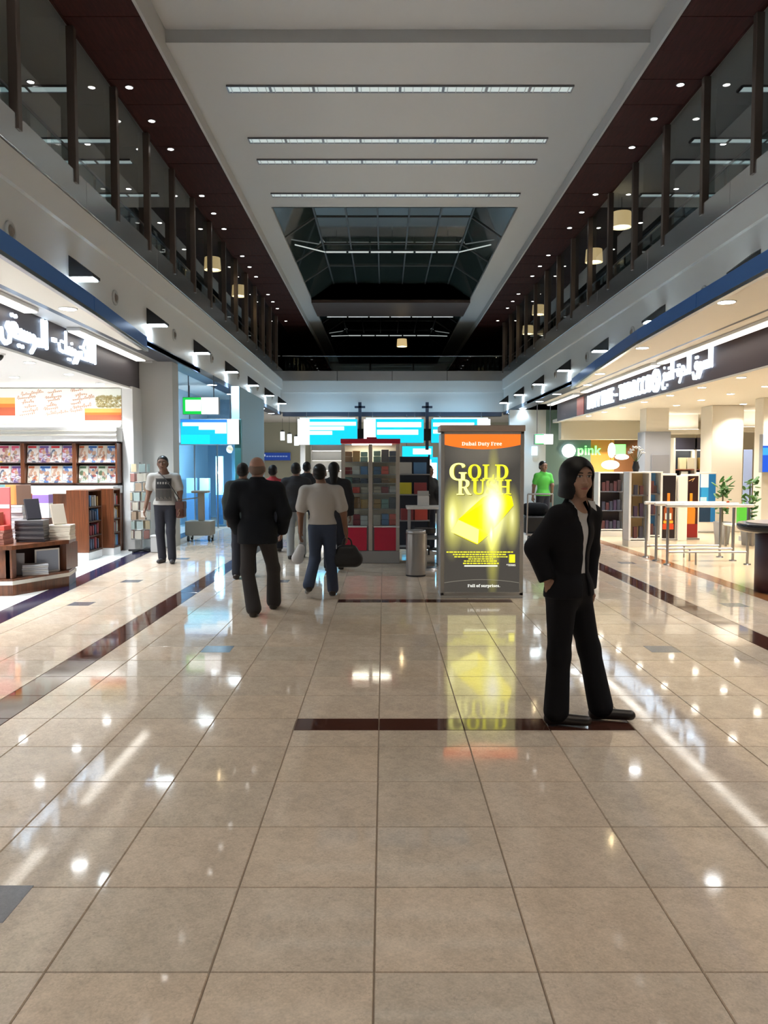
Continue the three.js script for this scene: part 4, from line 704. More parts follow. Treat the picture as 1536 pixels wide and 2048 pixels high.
// card spinner
{
  const o = thing('card_spinner', 'wire card spinner rack in front of the pale pillar', 'card rack', [-4.42, 0, -14.75]);
  part(o, 'pole', cyl(0.018, 0.018, 0.03, 1.62), M.steel); for (const a of [0.3, 1.87, 3.44, 5.01]) part(o, 'foot', rod(V(0, 0.03, 0), V(Math.cos(a) * 0.26, 0.02, Math.sin(a) * 0.26), 0.018, 8), M.black);
  const cm = [[0.5, 0.46, 0.38], [0.6, 0.6, 0.57], [0.34, 0.42, 0.4], [0.32, 0.16, 0.14], [0.38, 0.28, 0.2], [0.5, 0.42, 0.28]].map((q) => mat(...q, 0.5));
  for (let t = 0; t < 8; t++) { const y = 0.24 + t * 0.172; part(o, 'tier_ring', new THREE.TorusGeometry(0.17, 0.006, 5, 24).rotateX(Math.PI / 2).translate(0, y, 0), M.steel);
    for (let k = 0; k < 7; k++) { const a = k * 0.8976 + t * 0.2, c = solo('greeting_card', ['beige', 'white', 'teal', 'maroon', 'brown', 'ochre'][(t * 2 + k * 3) % 6] + ' greeting card in the ' + ['lowest', 'second', 'third', 'fourth', 'fifth', 'sixth', 'seventh', 'top'][t] + ' tier of the card spinner', 'card', rb(-0.055, 0.055, 0.005, 0.15, -0.004, 0.004, 0.002), cm[(t * 2 + k * 3) % 6], [-4.42 + Math.sin(a) * 0.165, y, -14.75 + Math.cos(a) * 0.165], a, 'cards on the spinner'); } }
}
// low translucent box and tablet post beside the spinner
{ const o = thing('litter_box', 'pale box standing beside the card spinner foot', 'box', [-4.12, 0, -14.7]); part(o, 'body', rb(-0.09, 0.09, 0, 0.28, -0.09, 0.09, 0.01), M.greyPale); part(o, 'lid', rb(-0.095, 0.095, 0.28, 0.31, -0.095, 0.095, 0.008), M.white); }

// ---- blue glass shopfront beyond
{
  const o = shell('window_4', 'blue tinted glass shopfront below the wide cyan board', 'window');
  for (let k = 0; k < 3; k++) { const a = -5.4 + k * 0.58; part(o, 'pane', bx(a, a + 0.57, 0.02, 2.1, -20.75, -20.757), M.blueGlass); part(o, 'frame_post', bx(a - 0.015, a + 0.015, 0, 2.1, -20.72, -20.78), M.steel); }
  part(o, 'head_rail', bx(-5.4, -3.66, 2.1, 2.16, -20.7, -20.8), M.steel);
  const p = shell('trim_3', 'dark teal post at the end of the blue glass shopfront', 'post'); part(p, 'post', rb(-3.78, -3.62, 0, 2.75, -20.65, -20.85, 0.01), M.teal);
  const w = shell('wall_blue_shop', 'grey blue walls inside the blue glass shop', 'wall'); part(w, 'back_sheet', bx(-9, -3.7, 0, 3.6, -25, -25.2), mat(0.34, 0.45, 0.55, 0.6)); part(w, 'side_sheet', bx(-5.6, -5.4, 0, 3.6, -16.6, -25), mat(0.4, 0.5, 0.57, 0.6)); part(w, 'return_sheet', bx(-3.9, -3.7, 0, 3.6, -20.9, -25), mat(0.3, 0.42, 0.5, 0.6));
  const L = thing('light_column', 'glowing cyan light column behind the blue glass', 'light column', [-4.28, 0, -21.2]); part(L, 'tube', cyl(0.1, 0.1, 0.82, 1.82), glow(0.25, 0.75, 1, 1.5), 'glowing cyan tube'); part(L, 'pole', cyl(0.085, 0.1, 0.05, 0.82), mat(0.15, 0.35, 0.6, 0.2, 0.5)); part(L, 'foot', cyl(0.16, 0.14, 0, 0.05), M.steel);
  const l = new THREE.PointLight(C(0.72, 0.9, 1), 6); l.name = 'tube_glow'; l.position.set(0, 1.4, 0.25); l.shadow.radius = 5; l.castShadow = true; L.add(l);
  for (const [x, y, t] of [[-5.1, 0.9, 'by the left pane'], [-4.75, 0.9, 'by the middle pane']]) { const b = thing('glass_showcase', 'small blue lit showcase ' + t + ' of the glass shop', 'showcase', [x, 0, -21.6]); part(b, 'pedestal', rb(-0.12, 0.12, 0, 0.85, -0.12, 0.12, 0.01), mat(0.2, 0.35, 0.55, 0.3)); part(b, 'lit_box', rb(-0.12, 0.12, 0.85, 1.25, -0.12, 0.12, 0.01), glow(0.15, 0.45, 1, 0.55), 'glowing blue box'); }
  const lamp = thing('globe_lamp', 'small amber globe lamp behind the blue glass', 'lamp', [-3.95, 2.0, -20.95]); part(lamp, 'globe', new THREE.SphereGeometry(0.1, 16, 12), glow(1, 0.5, 0.15, 1)); part(lamp, 'cord', cyl(0.006, 0.006, 0.1, 1.6, 0, 0, 6), M.black);
}
{ // service trolley before the glass
  const o = thing('service_trolley', 'grey brown service trolley parked before the blue glass', 'trolley', [-3.82, 0, -17]);
  part(o, 'bin', rb(-0.3, 0.24, 0.12, 0.42, -0.22, 0.22, 0.02), mat(0.27, 0.24, 0.2, 0.6)); part(o, 'column', rb(-0.06, 0.06, 0.42, 1.0, -0.06, 0.06, 0.01), mat(0.35, 0.29, 0.22, 0.6)); part(o, 'top_tray', rb(-0.18, 0.16, 1.0, 1.05, -0.15, 0.15, 0.02), mat(0.27, 0.24, 0.2, 0.6)); part(o, 'handle', rod(V(-0.4, 0.86, 0), V(-0.06, 0.9, 0), 0.014), M.steel);
  for (const [x, z] of [[-0.24, 0.17], [0.19, 0.17], [-0.24, -0.17], [0.19, -0.17]]) part(o, 'wheel', new THREE.CylinderGeometry(0.055, 0.055, 0.035, 16).rotateZ(Math.PI / 2).translate(x, 0.056, z), M.black);
  part(o, 'fork', join([bx(-0.25, -0.23, 0.06, 0.14, -0.18, 0.18), bx(0.18, 0.2, 0.06, 0.14, -0.18, 0.18)]), M.steel);
}

// ================================================================ FAR GROUND FLOOR
{
  const w = shell('wall_end', 'pale green cream wall closing the concourse', 'wall'); part(w, 'wall_sheet', bx(-12, 13, 0, 4.6, -38, -38.3), mat(0.5, 0.5, 0.4, 0.7));
  part(w, 'lit_bay', bx(-3.4, -1.8, 0.4, 2.9, -37.9, -38.0), M.white); part(w, 'side_sheet', bx(-12, -9, 0, 4.6, -25, -38), M.bulk); part(w, 'side_sheet', bx(9, 12, 0, 4.6, -28, -38), M.bulk); part(w, 'corner_post', rb(-3.7, -3.5, 0, 3.5, -36, -36.3, 0.01), M.bulk);
  const c = shell('ceiling_far', 'pale ceiling of the passage under the far gallery', 'ceiling'); part(c, 'ceiling_sheet', bx(-12, 13, 3.62, 3.7, -FAR - 0.4, -38), M.bulk);
  const s = boxSign('wall_sign', 'long dark blue wall sign on the pale end wall', 'sign', 520, 581, 905, 921, 37.8, (q, W, H) => { fill(q, '#27479c', 0, 0, W, H); fill(q, '#dfe6f6', W * 0.05, H * 0.2, W * 0.12, H * 0.3); q.fillStyle = '#93a8d8'; for (let k = 0; k < 8; k++) q.fillRect(W * (0.2 + k * 0.09), H * 0.4, W * 0.07, H * 0.16); }, 0.45, false);
  for (const [x, t] of [[-3, 'over the lit bay'], [0.5, 'near the middle of the passage'], [4, 'near the right wall'], [-6, 'near the left wall']]) downlight(x, 3.62, 34.5, 0.14, M.lampCool, [0.9, 0.96, 1], 26, 'round downlight in the far passage ceiling ' + t);
  for (let k = 0; k < 3; k++) { const p = atZ(565 + k * 14, 872 + k * 5, 34.5 - k), o = thing('cylinder_pendant', ORD[k] + ' white glowing cylinder pendant from the end wall left of the cyan boards', 'pendant lamp', p, 0, 'cylinder pendants'); part(o, 'shade', cyl(0.09, 0.09, -0.18, 0.18, 0, 0, 16), glow(0.85, 0.95, 1, 1.2), 'glowing white shade'); part(o, 'cap', cyl(0.095, 0.05, 0.18, 0.24, 0, 0, 16), M.black); part(o, 'cord', cyl(0.006, 0.006, 0.24, 3.6 - p[1], 0, 0, 6), M.black); }
  // bright shop front behind the tower: shelves of lit panels
  const f = thing('lit_shelf_wall', 'brightly lit white shelf wall of the far shop', 'shelf wall', [-2.6, 0, -37.6]);
  for (let k = 0; k < 5; k++) { part(f, 'shelf', rb(-0.75, 0.75, 0.5 + k * 0.45, 0.54 + k * 0.45, -0.3, 0, 0.004), M.white); if (k) part(f, 'lamp_strip', bx(-0.7, 0.7, 0.485 + k * 0.45, 0.498 + k * 0.45, -0.06, -0.02), glow(1, 0.95, 0.85, 3)); } part(f, 'side_panel', rb(-0.78, -0.75, 0.4, 2.8, -0.3, 0, 0.004), M.white); part(f, 'side_panel', rb(0.75, 0.78, 0.4, 2.8, -0.3, 0, 0.004), M.white);
  rect(f, 1.3, 1.8, [1, 0.95, 0.86], 1.2, [0, 1.5, 0.05], [-2.6, 1.5, 50]);
}

// ================================================================ DUTY FREE SHOP (right)
// the three steel lane barriers
[12.75, 13.28, 13.8].forEach((d, i) => {
  const o = thing('lane_barrier', ['steel lane barrier with pale top rail nearest the round counter', 'steel lane barrier with pale top rail between the other two', 'steel lane barrier with pale top rail nearest the shelf units'][i], 'barrier', [4.46, 0, -d], 0, 'lane barriers');
  for (const x of [0, 1.26]) { part(o, 'post', cyl(0.022, 0.022, 0.01, 0.92, x, 0, 14), M.steel); part(o, 'foot', cyl(0.06, 0.05, 0, 0.02, x, 0, 16), M.steel); }
  part(o, 'top_rail', rb(-0.04, 1.34, 0.905, 0.955, -0.035, 0.035, 0.016), mat(0.78, 0.76, 0.72, 0.25, 0.3), 'pale polished top rail'); part(o, 'low_rail', rod(V(0, 0.2, 0), V(1.26, 0.2, 0), 0.016, 10), M.steel);
  part(o, 'stub_post', cyl(0.014, 0.014, 0.0, 0.2, 0.45 + i * 0.1, 0, 10), M.steel);
});
// white shelf units
const shelfGood = [[0.04, 0.02, 0.02], [0.05, 0.03, 0.06], [0.09, 0.03, 0.03], [0.04, 0.04, 0.06]].map((c) => mat(...c, 0.35));
function shelfUnit(x0, x1, d0, depth, top, back, label, tag, nItems) {
  const o = thing('shelf_unit', label, 'shelf unit', [(x0 + x1) / 2, 0, -d0]), w = (x1 - x0) / 2;
  part(o, 'plinth', rb(-w, w, 0, 0.12, -depth, 0, 0.006), M.warmWhite); part(o, 'back_panel', bx(-w, w, 0.12, top, -depth, -depth + 0.03), back); part(o, 'side_panel', rb(-w, -w + 0.045, 0.12, top, -depth, 0, 0.006), M.white, 'white side panel'); part(o, 'side_panel', rb(w - 0.045, w, 0.12, top, -depth, 0, 0.006), M.white); part(o, 'top_board', rb(-w, w, top, top + 0.03, -depth, 0, 0.006), M.white);
  const ys = [0.14, 0.56, 0.98]; for (const y of ys) part(o, 'shelf', rb(-w + 0.045, w - 0.045, y, y + 0.025, -depth + 0.03, -0.01, 0.004), y > 0.2 ? M.steelDark : M.white);
  for (const y of ys) for (let k = 0; k < nItems; k++) { const x = (x0 + x1) / 2 - w + 0.1 + ((2 * w - 0.2) * (k + 0.5)) / nItems, hh = rr(0.16, 0.26); if (y + hh > top - 0.05) continue; const b = solo('boxed_bottle', 'boxed bottle on the ' + (y < 0.2 ? 'bottom' : y < 0.7 ? 'middle' : 'top') + ' level of the ' + tag, 'bottle box', rb(-0.035, 0.035, 0, hh, -0.035, 0.035, 0.004), shelfGood[Math.floor(rnd() * 4)], [x, y + 0.025, -d0 - 0.1], 0, 'boxed bottles on the ' + tag); }
}
shelfUnit(4.74, 5.36, 18.0, 0.4, 1.4, mat(0.05, 0.03, 0.03, 0.5), 'white shelf unit with dark bottle boxes behind the walking woman', 'shelf unit behind the walking woman', 5);
shelfUnit(4.7, 5.12, 15.6, 0.4, 1.42, mat(0.72, 0.52, 0.26, 0.5), 'white shelf unit with sand coloured back and few boxes', 'shelf unit with the sand coloured back', 2);
shelfUnit(5.3, 5.62, 16.4, 0.35, 1.42, mat(0.1, 0.35, 0.75, 0.4), 'narrow white shelf unit with bright blue back beside the poster stands', 'shelf unit with the bright blue back', 2);
{ // flowers
  const o = thing('flower_vase', 'dark vase of white orchids on the shelf unit behind the walking woman', 'flower vase', [5.33, 1.45, -15.8]); part(o, 'vase', lathe([[0, 0], [0.05, 0], [0.07, 0.08], [0.045, 0.18], [0.055, 0.2], [0, 0.19]], 20), M.black);
  for (let k = 0; k < 6; k++) { const a = k * 1.05, tip = V(Math.cos(a) * 0.12, 0.36 + (k % 3) * 0.05, Math.sin(a) * 0.1); const s = part(o, 'stem', rod(V(0, 0.18, 0), tip, 0.005, 6), mat(0.05, 0.12, 0.03, 0.6)); for (let j = 0; j < 4; j++) part(s, 'petal', new THREE.SphereGeometry(0.035, 8, 6).scale(1, 0.35, 0.8).rotateZ(j * 0.8).translate(tip.x + Math.cos(j * 1.6) * 0.03, tip.y + 0.01, tip.z + Math.sin(j * 1.6) * 0.03), M.white, 'white petal'); }
  o.position.set(4.9, 1.45, -15.85);
}
// poster stands
function posterStand(u0, u1, v0, v1, d, label, draw, w = 256, h = 512) {
  const a = atZ(u0, v1, d), b = atZ(u1, v0, d), o = thing('poster_stand', label, 'poster stand', [(a[0] + b[0]) / 2, 0, -d]), W = (b[0] - a[0]) / 2, y0 = Math.max(0.05, a[1]);
  part(o, 'body', rb(-W - 0.02, W + 0.02, 0, b[1] + 0.04, -0.2, -0.01, 0.008), M.warmWhite); part(o, 'print', bx(-W, W, y0, b[1], -0.01, 0.0), new THREE.MeshStandardMaterial({ map: canvasTex(w, h, draw), roughness: 0.35 }), 'printed panel'); part(o, 'foot', rb(-W - 0.04, W + 0.04, 0, 0.04, -0.24, 0.04, 0.008), M.steel);
}
const flask = (c, W, H, body, neck, glowCol) => { const g = c.createRadialGradient(W / 2, H * 0.62, 10, W / 2, H * 0.62, W * 0.75); g.addColorStop(0, glowCol); g.addColorStop(1, 'rgba(20,8,6,0)'); c.fillStyle = g; c.fillRect(0, 0, W, H); c.fillStyle = neck; c.fillRect(W * 0.4, H * 0.28, W * 0.2, H * 0.18); c.fillStyle = body; c.beginPath(); c.moveTo(W * 0.4, H * 0.44); c.lineTo(W * 0.18, H * 0.54); c.lineTo(W * 0.2, H * 0.84); c.lineTo(W * 0.8, H * 0.84); c.lineTo(W * 0.82, H * 0.54); c.lineTo(W * 0.6, H * 0.44); c.fill(); };
posterStand(1322, 1352, 951, 1078, 17, 'dark poster stand with an orange labelled bottle left of the pale divider', (c, W, H) => { fill(c, '#1d1418', 0, 0, W, H); flask(c, W, H, '#9a4a1e', '#e0802a', 'rgba(190,80,20,0.8)'); fill(c, '#e8e2d4', W * 0.28, H * 0.6, W * 0.44, H * 0.1); fill(c, '#f0a52a', W * 0.15, H * 0.72, W * 0.7, H * 0.04); fill(c, '#c8431c', W * 0.1, H * 0.77, W * 0.8, H * 0.09); });
posterStand(1367, 1397, 952, 1078, 17.2, 'dark red poster stand with a glowing amber bottle right of the pale divider', (c, W, H) => { fill(c, '#2c1214', 0, 0, W, H); flask(c, W, H, '#d98a2a', '#e0942c', 'rgba(230,120,30,0.9)'); fill(c, '#8c1f18', 0, H * 0.78, W, H * 0.22); c.strokeStyle = '#d8b070'; c.lineWidth = 6; c.beginPath(); c.moveTo(W * 0.3, H * 0.08); c.lineTo(W * 0.7, H * 0.04); c.lineTo(W * 0.55, H * 0.09); c.stroke(); });
posterStand(1398, 1432, 948, 1044, 19, 'bright blue poster stand with pale bottle shapes', (c, W, H) => { fill(c, '#1a6fb0', 0, 0, W, H); fill(c, '#d8efff', W * 0.05, 0, W * 0.5, H * 0.28); fill(c, '#2f9fe0', W * 0.1, H * 0.28, W * 0.45, H * 0.3); fill(c, '#bfe4fa', W * 0.05, H * 0.48, W * 0.4, H * 0.1); fill(c, '#12324e', 0, H * 0.68, W * 0.7, H * 0.32); });
{ const o = shell('wall_divider', 'pale divider between the two dark poster stands', 'divider'); part(o, 'panel', rb(6.14, 6.33, 0, 1.36, -16.95, -17.3, 0.01), M.warmWhite); }
// columns, cabinet, back shelves
{
  const o = shell('wall_column', 'broad white square column inside the duty free shop', 'column'); part(o, 'shaft', rb(7.75, 8.5, 0, 3.0, -19.3, -20, 0.02), M.warmWhite);
  const p = shell('wall_column_grey', 'column with grey cladding beside the cafe', 'column'); part(p, 'cladding', rb(6.46, 7.1, 0, 2.42, -20.2, -20.8, 0.01), mat(0.27, 0.28, 0.31, 0.5), 'grey cladding'); part(p, 'shaft', bx(6.5, 7.06, 2.42, 3.0, -20.25, -20.75), M.warmWhite); part(p, 'low_panel', rb(6.62, 7.05, 0.2, 1.85, -20.15, -20.2, 0.006), mat(0.2, 0.2, 0.22, 0.5));
  const c = shell('wall_column_edge', 'slim pale column at the deep end of the duty free shop', 'column'); part(c, 'shaft', rb(7.98, 8.16, 0, 3.0, -17.2, -17.6, 0.02), M.warmWhite);
}
{
  const o = thing('product_shelf', 'lit product shelf with yellow and white cartons behind the grey column', 'shelf', [9.25, 0, -24]);
  part(o, 'back_panel', bx(-0.7, 0.55, 0, 2.4, -0.3, -0.27), M.trimDark); part(o, 'header', rb(-0.7, 0.55, 2.05, 2.4, -0.28, 0.05, 0.006), mat(0.05, 0.05, 0.08, 0.5)); for (const y of [0.6, 1.05, 1.45]) part(o, 'shelf', rb(-0.68, 0.53, y, y + 0.03, -0.27, 0.04, 0.004), mat(0.3, 0.1, 0.06, 0.4)); part(o, 'side_panel', rb(-0.74, -0.68, 0, 2.4, -0.3, 0.05, 0.006), M.warmWhite); part(o, 'side_panel', rb(-0.12, -0.06, 0, 2.4, -0.3, 0.05, 0.006), M.warmWhite); part(o, 'lamp_strip', bx(-0.66, 0.5, 2.03, 2.048, -0.1, -0.05), glow(1, 0.93, 0.7, 4)); rect(o, 1.1, 0.1, [1, 0.93, 0.7], 9, [-0.08, 2.015, -0.07], [9.17, 0, -24.07]);
  [[-0.45, 1.48, 'pale yellow carton on the lit product shelf beside the divider', [0.8, 0.76, 0.5]], [-0.22, 1.48, 'cream carton on the lit product shelf', [0.75, 0.7, 0.55]], [0.12, 1.48, 'ochre carton on the lit product shelf', [0.4, 0.25, 0.06]], [0.38, 1.48, 'bright yellow white carton at the lit product shelf end', [0.85, 0.8, 0.45]], [-0.4, 1.08, 'glassy white carton on the lower lit product shelf', [0.6, 0.62, 0.58]], [0.25, 1.08, 'blue violet carton on the lower lit product shelf', [0.35, 0.35, 0.6]]].forEach(([x, y, label, c]) => solo('carton', label, 'carton', rb(-0.1, 0.1, 0, 0.34, -0.08, 0.08, 0.008), mat(...c, 0.4), [9.25 + x, y, -24.06]));
}
// cove slots in the ceiling: lit recess boxes above the back walls
for (const [x0, x1, d, label] of [[7.35, 8.7, 22.5, 'glowing cove ledge between the grey and the white column'], [9.2, 11.4, 21, 'glowing cove ledge right of the white column']]) {
  const o = thing('cove_ledge', label, 'cove light', [(x0 + x1) / 2, 2.45, -d], -0.12), w = (x1 - x0) / 2;
  part(o, 'ledge_board', rb(-w, w, 0, 0.12, -0.1, 0.15, 0.008), M.warmWhite); part(o, 'back_board', bx(-w, w, 0.0, 0.55, -0.3, -0.27), M.warmWhite); part(o, 'lamp_strip', bx(-w + 0.05, w - 0.05, 0.12, 0.135, -0.08, -0.02), M.cove, 'glowing warm strip'); const l = rect(o, 2 * w - 0.1, 0.08, [1, 0.93, 0.8], 10, [0, 0.16, -0.05], [(x0 + x1) / 2, 9, -d]);
}
// round counter at the right edge
{
  const o = thing('round_counter', 'round counter with dark polished top and dark purple drum base', 'counter', [4.98, 0, -9.95]);
  part(o, 'drum', lathe([[0, 0.0], [0.39, 0.0], [0.39, 0.74], [0, 0.74]], 40), M.purple, 'dark purple drum'); part(o, 'top', lathe([[0, 0.74], [0.55, 0.74], [0.6, 0.77], [0.61, 0.83], [0.59, 0.85], [0, 0.85]], 48), M.blackGloss, 'dark polished top'); part(o, 'inlay', cyl(0.5, 0.5, 0.85, 0.862, 0, 0, 40), mat(0.4, 0.34, 0.3, 0.3));
  const rose = mat(0.55, 0.3, 0.26, 0.4);
  for (const [x, z, r, label] of [[4.84, -9.85, 0.11, 'rose pink round tin stacked on the counter beside the pink box'], [5.12, -10.1, 0.12, 'rose pink round tin on the far side of the counter']]) { const t = thing('round_tin', label, 'tin', [x, 0.862, z]); part(t, 'body', lathe([[0, 0], [r, 0], [r, 0.14], [0, 0.14]], 28), mat(0.5, 0.44, 0.38, 0.35)); part(t, 'lid', lathe([[0, 0.14], [r + 0.008, 0.14], [r + 0.008, 0.19], [r - 0.01, 0.2], [0, 0.2]], 28), rose, 'rose pink lid'); }
  solo('gift_box', 'pale pink gift box on the round counter', 'box', rb(-0.1, 0.1, 0, 0.3, -0.06, 0.06, 0.006), mat(0.6, 0.36, 0.32, 0.4), [4.95, 0.862, -10.2], 0.3);
}
{ const o = thing('wheeled_bin', 'beige wheeled bin beside the round counter', 'bin', [5.72, 0, -11.6]); part(o, 'body', rb(-0.14, 0.2, 0.07, 0.28, -0.14, 0.14, 0.02), mat(0.48, 0.4, 0.32, 0.5)); part(o, 'lid', rb(-0.15, 0.21, 0.28, 0.31, -0.15, 0.15, 0.01), mat(0.55, 0.42, 0.38, 0.5)); for (const x of [-0.1, 0.16]) for (const z of [-0.1, 0.1]) part(o, 'wheel', new THREE.CylinderGeometry(0.035, 0.035, 0.03, 14).rotateZ(Math.PI / 2).translate(x, 0.036, z), M.black); }
{ // potted plants
  const mk = (x, d, label, fl) => { const o = thing('potted_plant', label, 'plant', [x, 0, -d]); part(o, 'pot', lathe([[0, 0], [0.13, 0], [0.17, 0.45], [0.155, 0.45], [0.14, 0.4], [0, 0.4]], 24), M.grey);
    const lg = new THREE.SphereGeometry(0.09, 8, 6).scale(1, 0.14, 0.42).translate(0.08, 0, 0), lm = [mat(0.04, 0.13, 0.03, 0.5), mat(0.08, 0.2, 0.05, 0.5)];
    for (let k = 0; k < 46; k++) { const l = part(o, 'leaf', lg, lm[k % 2]); l.position.set(rr(-0.12, 0.12), 0.5 + rr(0, 0.75), rr(-0.12, 0.12)); l.rotation.set(rr(-0.4, 0.4), rr(0, 6.28), rr(-0.2, 0.9)); } part(o, 'stem', cyl(0.02, 0.012, 0.4, 1.25, 0, 0, 8), mat(0.1, 0.08, 0.04, 0.7));
    if (fl) for (let k = 0; k < 7; k++) { const f = part(o, 'flower', new THREE.SphereGeometry(0.03, 8, 6), mat(0.7, 0.08, 0.03, 0.5), 'red orange blossom'); f.position.set(rr(-0.14, 0.14), 0.75 + rr(0, 0.12), rr(0.08, 0.16)); } };
  mk(6.75, 16.2, 'leafy potted plant with red blossoms behind the lane barriers', true); mk(7.2, 16.0, 'tall leafy potted plant nearer the slim column', false);
  const b = thing('blue_panel', 'pale blue standing panel behind the potted plants', 'panel', [7.55, 0, -16.9]); part(b, 'board', rb(-0.09, 0.09, 0.1, 1.9, -0.02, 0.0, 0.006), mat(0.35, 0.45, 0.75, 0.4)); part(b, 'foot', rb(-0.12, 0.12, 0, 0.1, -0.1, 0.1, 0.01), M.grey);
  solo('shopping_bag', 'bright green shopping bag standing behind the lane barriers', 'bag', join([rb(-0.11, 0.11, 0, 0.34, -0.05, 0.05, 0.01), rod(V(-0.05, 0.34, 0), V(0, 0.44, 0), 0.006), rod(V(0.05, 0.34, 0), V(0, 0.44, 0), 0.006)]), mat(0.08, 0.45, 0.04, 0.5), [6.9, 0.45, -15.6]);
  const st = thing('low_table', 'small pale table carrying the green shopping bag', 'table', [6.9, 0, -15.6]); part(st, 'top', rb(-0.3, 0.3, 0.41, 0.45, -0.2, 0.2, 0.008), M.warmWhite); for (const x of [-0.26, 0.26]) for (const z of [-0.16, 0.16]) part(st, 'leg', rb(x - 0.02, x + 0.02, 0, 0.41, z - 0.02, z + 0.02, 0.004), M.steel);
}
boxSign('light_poster', 'blue and white backlit poster at the edge of the slim column', 'light poster', 1524, 1560, 868, 945, 17, (c, W, H) => { fill(c, '#1f55c8', 0, 0, W, H); fill(c, '#dcecff', 0, 0, W, H * 0.3); fill(c, '#3fa0e8', 0, H * 0.35, W * 0.7, H * 0.2); }, 1.0, false, [64, 128]);
// cafe beyond the duty free shop
{
  const w = shell('wall_cafe', 'teal, orange and brown back walls of the cafe', 'wall'); part(w, 'teal_panel', bx(5.55, 7.1, 0, 3.5, -28.0, -28.2), mat(0.12, 0.2, 0.19, 0.6), 'teal panel'); part(w, 'orange_panel', bx(7.1, 7.9, 0, 3.5, -28.0, -28.2), mat(0.62, 0.25, 0.04, 0.6), 'orange panel'); part(w, 'brown_panel', bx(7.9, 9.2, 0, 3.5, -28.0, -28.2), mat(0.2, 0.08, 0.03, 0.6), 'brown panel'); part(w, 'grey_panel', bx(4.3, 5.55, 0, 3.5, -28, -28.2), mat(0.52, 0.57, 0.6, 0.6));
  const gm = glow(0.06, 0.9, 0.12, 1.3), wm = glow(0.95, 1, 0.98, 2);
  const s = thing('cafe_sign', 'glowing green lettering with a white round emblem on the teal cafe wall', 'cafe sign', [6.32, 2.1, -27.9]); part(s, 'emblem', new THREE.CylinderGeometry(0.23, 0.23, 0.05, 28).rotateX(Math.PI / 2), wm, 'white round emblem'); let x = 0.3;
  for (const ch of 'pink') { const g = new TextGeometry(ch, { font, size: 0.3, depth: 0.04, curveSegments: 4 }); g.computeBoundingBox(); g.translate(x - g.boundingBox.min.x, -0.14, 0); part(s, 'letter', g, gm, 'glowing green letter'); x += g.boundingBox.max.x - g.boundingBox.min.x + 0.04; }
  const t = thing('cafe_box_sign', 'green and white cafe box sign over the orange wall', 'cafe sign', [7.75, 2.0, -27.2]); part(t, 'round_side', new THREE.CylinderGeometry(0.25, 0.25, 0.1, 28).scale(0.45, 1, 1).rotateX(Math.PI / 2).translate(-0.16, 0.1, 0), wm); part(t, 'green_face', rb(-0.1, 0.3, -0.05, 0.3, -0.05, 0.05, 0.01), gm, 'glowing green face'); part(t, 'oval', new THREE.CylinderGeometry(0.22, 0.22, 0.1, 28).rotateX(Math.PI / 2).scale(1, 0.4, 1).translate(0.18, -0.12, 0.02), wm);
  const u = thing('cafe_pendant', 'warm white bowl pendant under the cafe box sign', 'pendant lamp', [7.5, 1.62, -27.0]); part(u, 'bowl', new THREE.SphereGeometry(0.3, 24, 12).scale(1, 0.5, 0.6), glow(1, 0.93, 0.7, 2.2)); part(u, 'cord', cyl(0.008, 0.008, 0.1, 1.3, 0, 0, 6), M.black); const l = new THREE.PointLight(C(1, 0.85, 0.6), 8); l.name = 'bowl_glow'; l.position.set(0, -0.3, 0.2); l.castShadow = true; u.add(l);
  const c = thing('cafe_counter', 'dark cafe counter in front of the orange wall', 'counter', [7.4, 0, -26.8]); part(c, 'body', rb(-0.9, 1.3, 0, 1.1, -0.5, 0, 0.01), M.darkWood); part(c, 'top', rb(-0.95, 1.35, 1.1, 1.15, -0.55, 0.05, 0.01), M.black);
  solo('tablet_screen', 'small pale blue lit screen beside the cafe green letters', 'screen', bx(-0.1, 0.1, 0, 0.3, -0.03, 0), glow(0.6, 0.85, 1, 1), [5.15, 1.95, -27.9]);
}

// ================================================================ PEOPLE
// tapered limbs joined with a smooth minimum, meshed with surface nets
const smin = (a, b, k) => { const h = Math.max(k - Math.abs(a - b), 0) / k; return Math.min(a, b) - h * h * k * 0.25; };
function limb(a, b, ra, rb, n = null, q = 1) {          // q < 1 flattens along n
  const ax = a.x, ay = a.y, az = a.z, dx = b.x - ax, dy = b.y - ay, dz = b.z - az, L2 = dx * dx + dy * dy + dz * dz || 1e-9, m = n ? 1 / q - 1 : 0;
  const R = Math.max(ra, rb) + 0.01;
  return { lo: [Math.min(ax, b.x) - R, Math.min(ay, b.y) - R, Math.min(az, b.z) - R], hi: [Math.max(ax, b.x) + R, Math.max(ay, b.y) + R, Math.max(az, b.z) + R],
    f(x, y, z) { let t = ((x - ax) * dx + (y - ay) * dy + (z - az) * dz) / L2; t = t < 0 ? 0 : t > 1 ? 1 : t; let px = x - ax - t * dx, py = y - ay - t * dy, pz = z - az - t * dz; if (n) { const s = (px * n.x + py * n.y + pz * n.z) * m; px += n.x * s; py += n.y * s; pz += n.z * s; } return Math.sqrt(px * px + py * py + pz * pz) - ra - (rb - ra) * t; } };
}
function ball(c, rx, ry, rz) { const m = Math.min(rx, ry, rz); return { lo: [c.x - rx - 0.01, c.y - ry - 0.01, c.z - rz - 0.01], hi: [c.x + rx + 0.01, c.y + ry + 0.01, c.z + rz + 0.01], f(x, y, z) { const a = (x - c.x) / rx, b = (y - c.y) / ry, d = (z - c.z) / rz, k = Math.sqrt(a * a + b * b + d * d); return (k - 1) * m * (k > 1.6 ? 1.3 : 1); } }; }
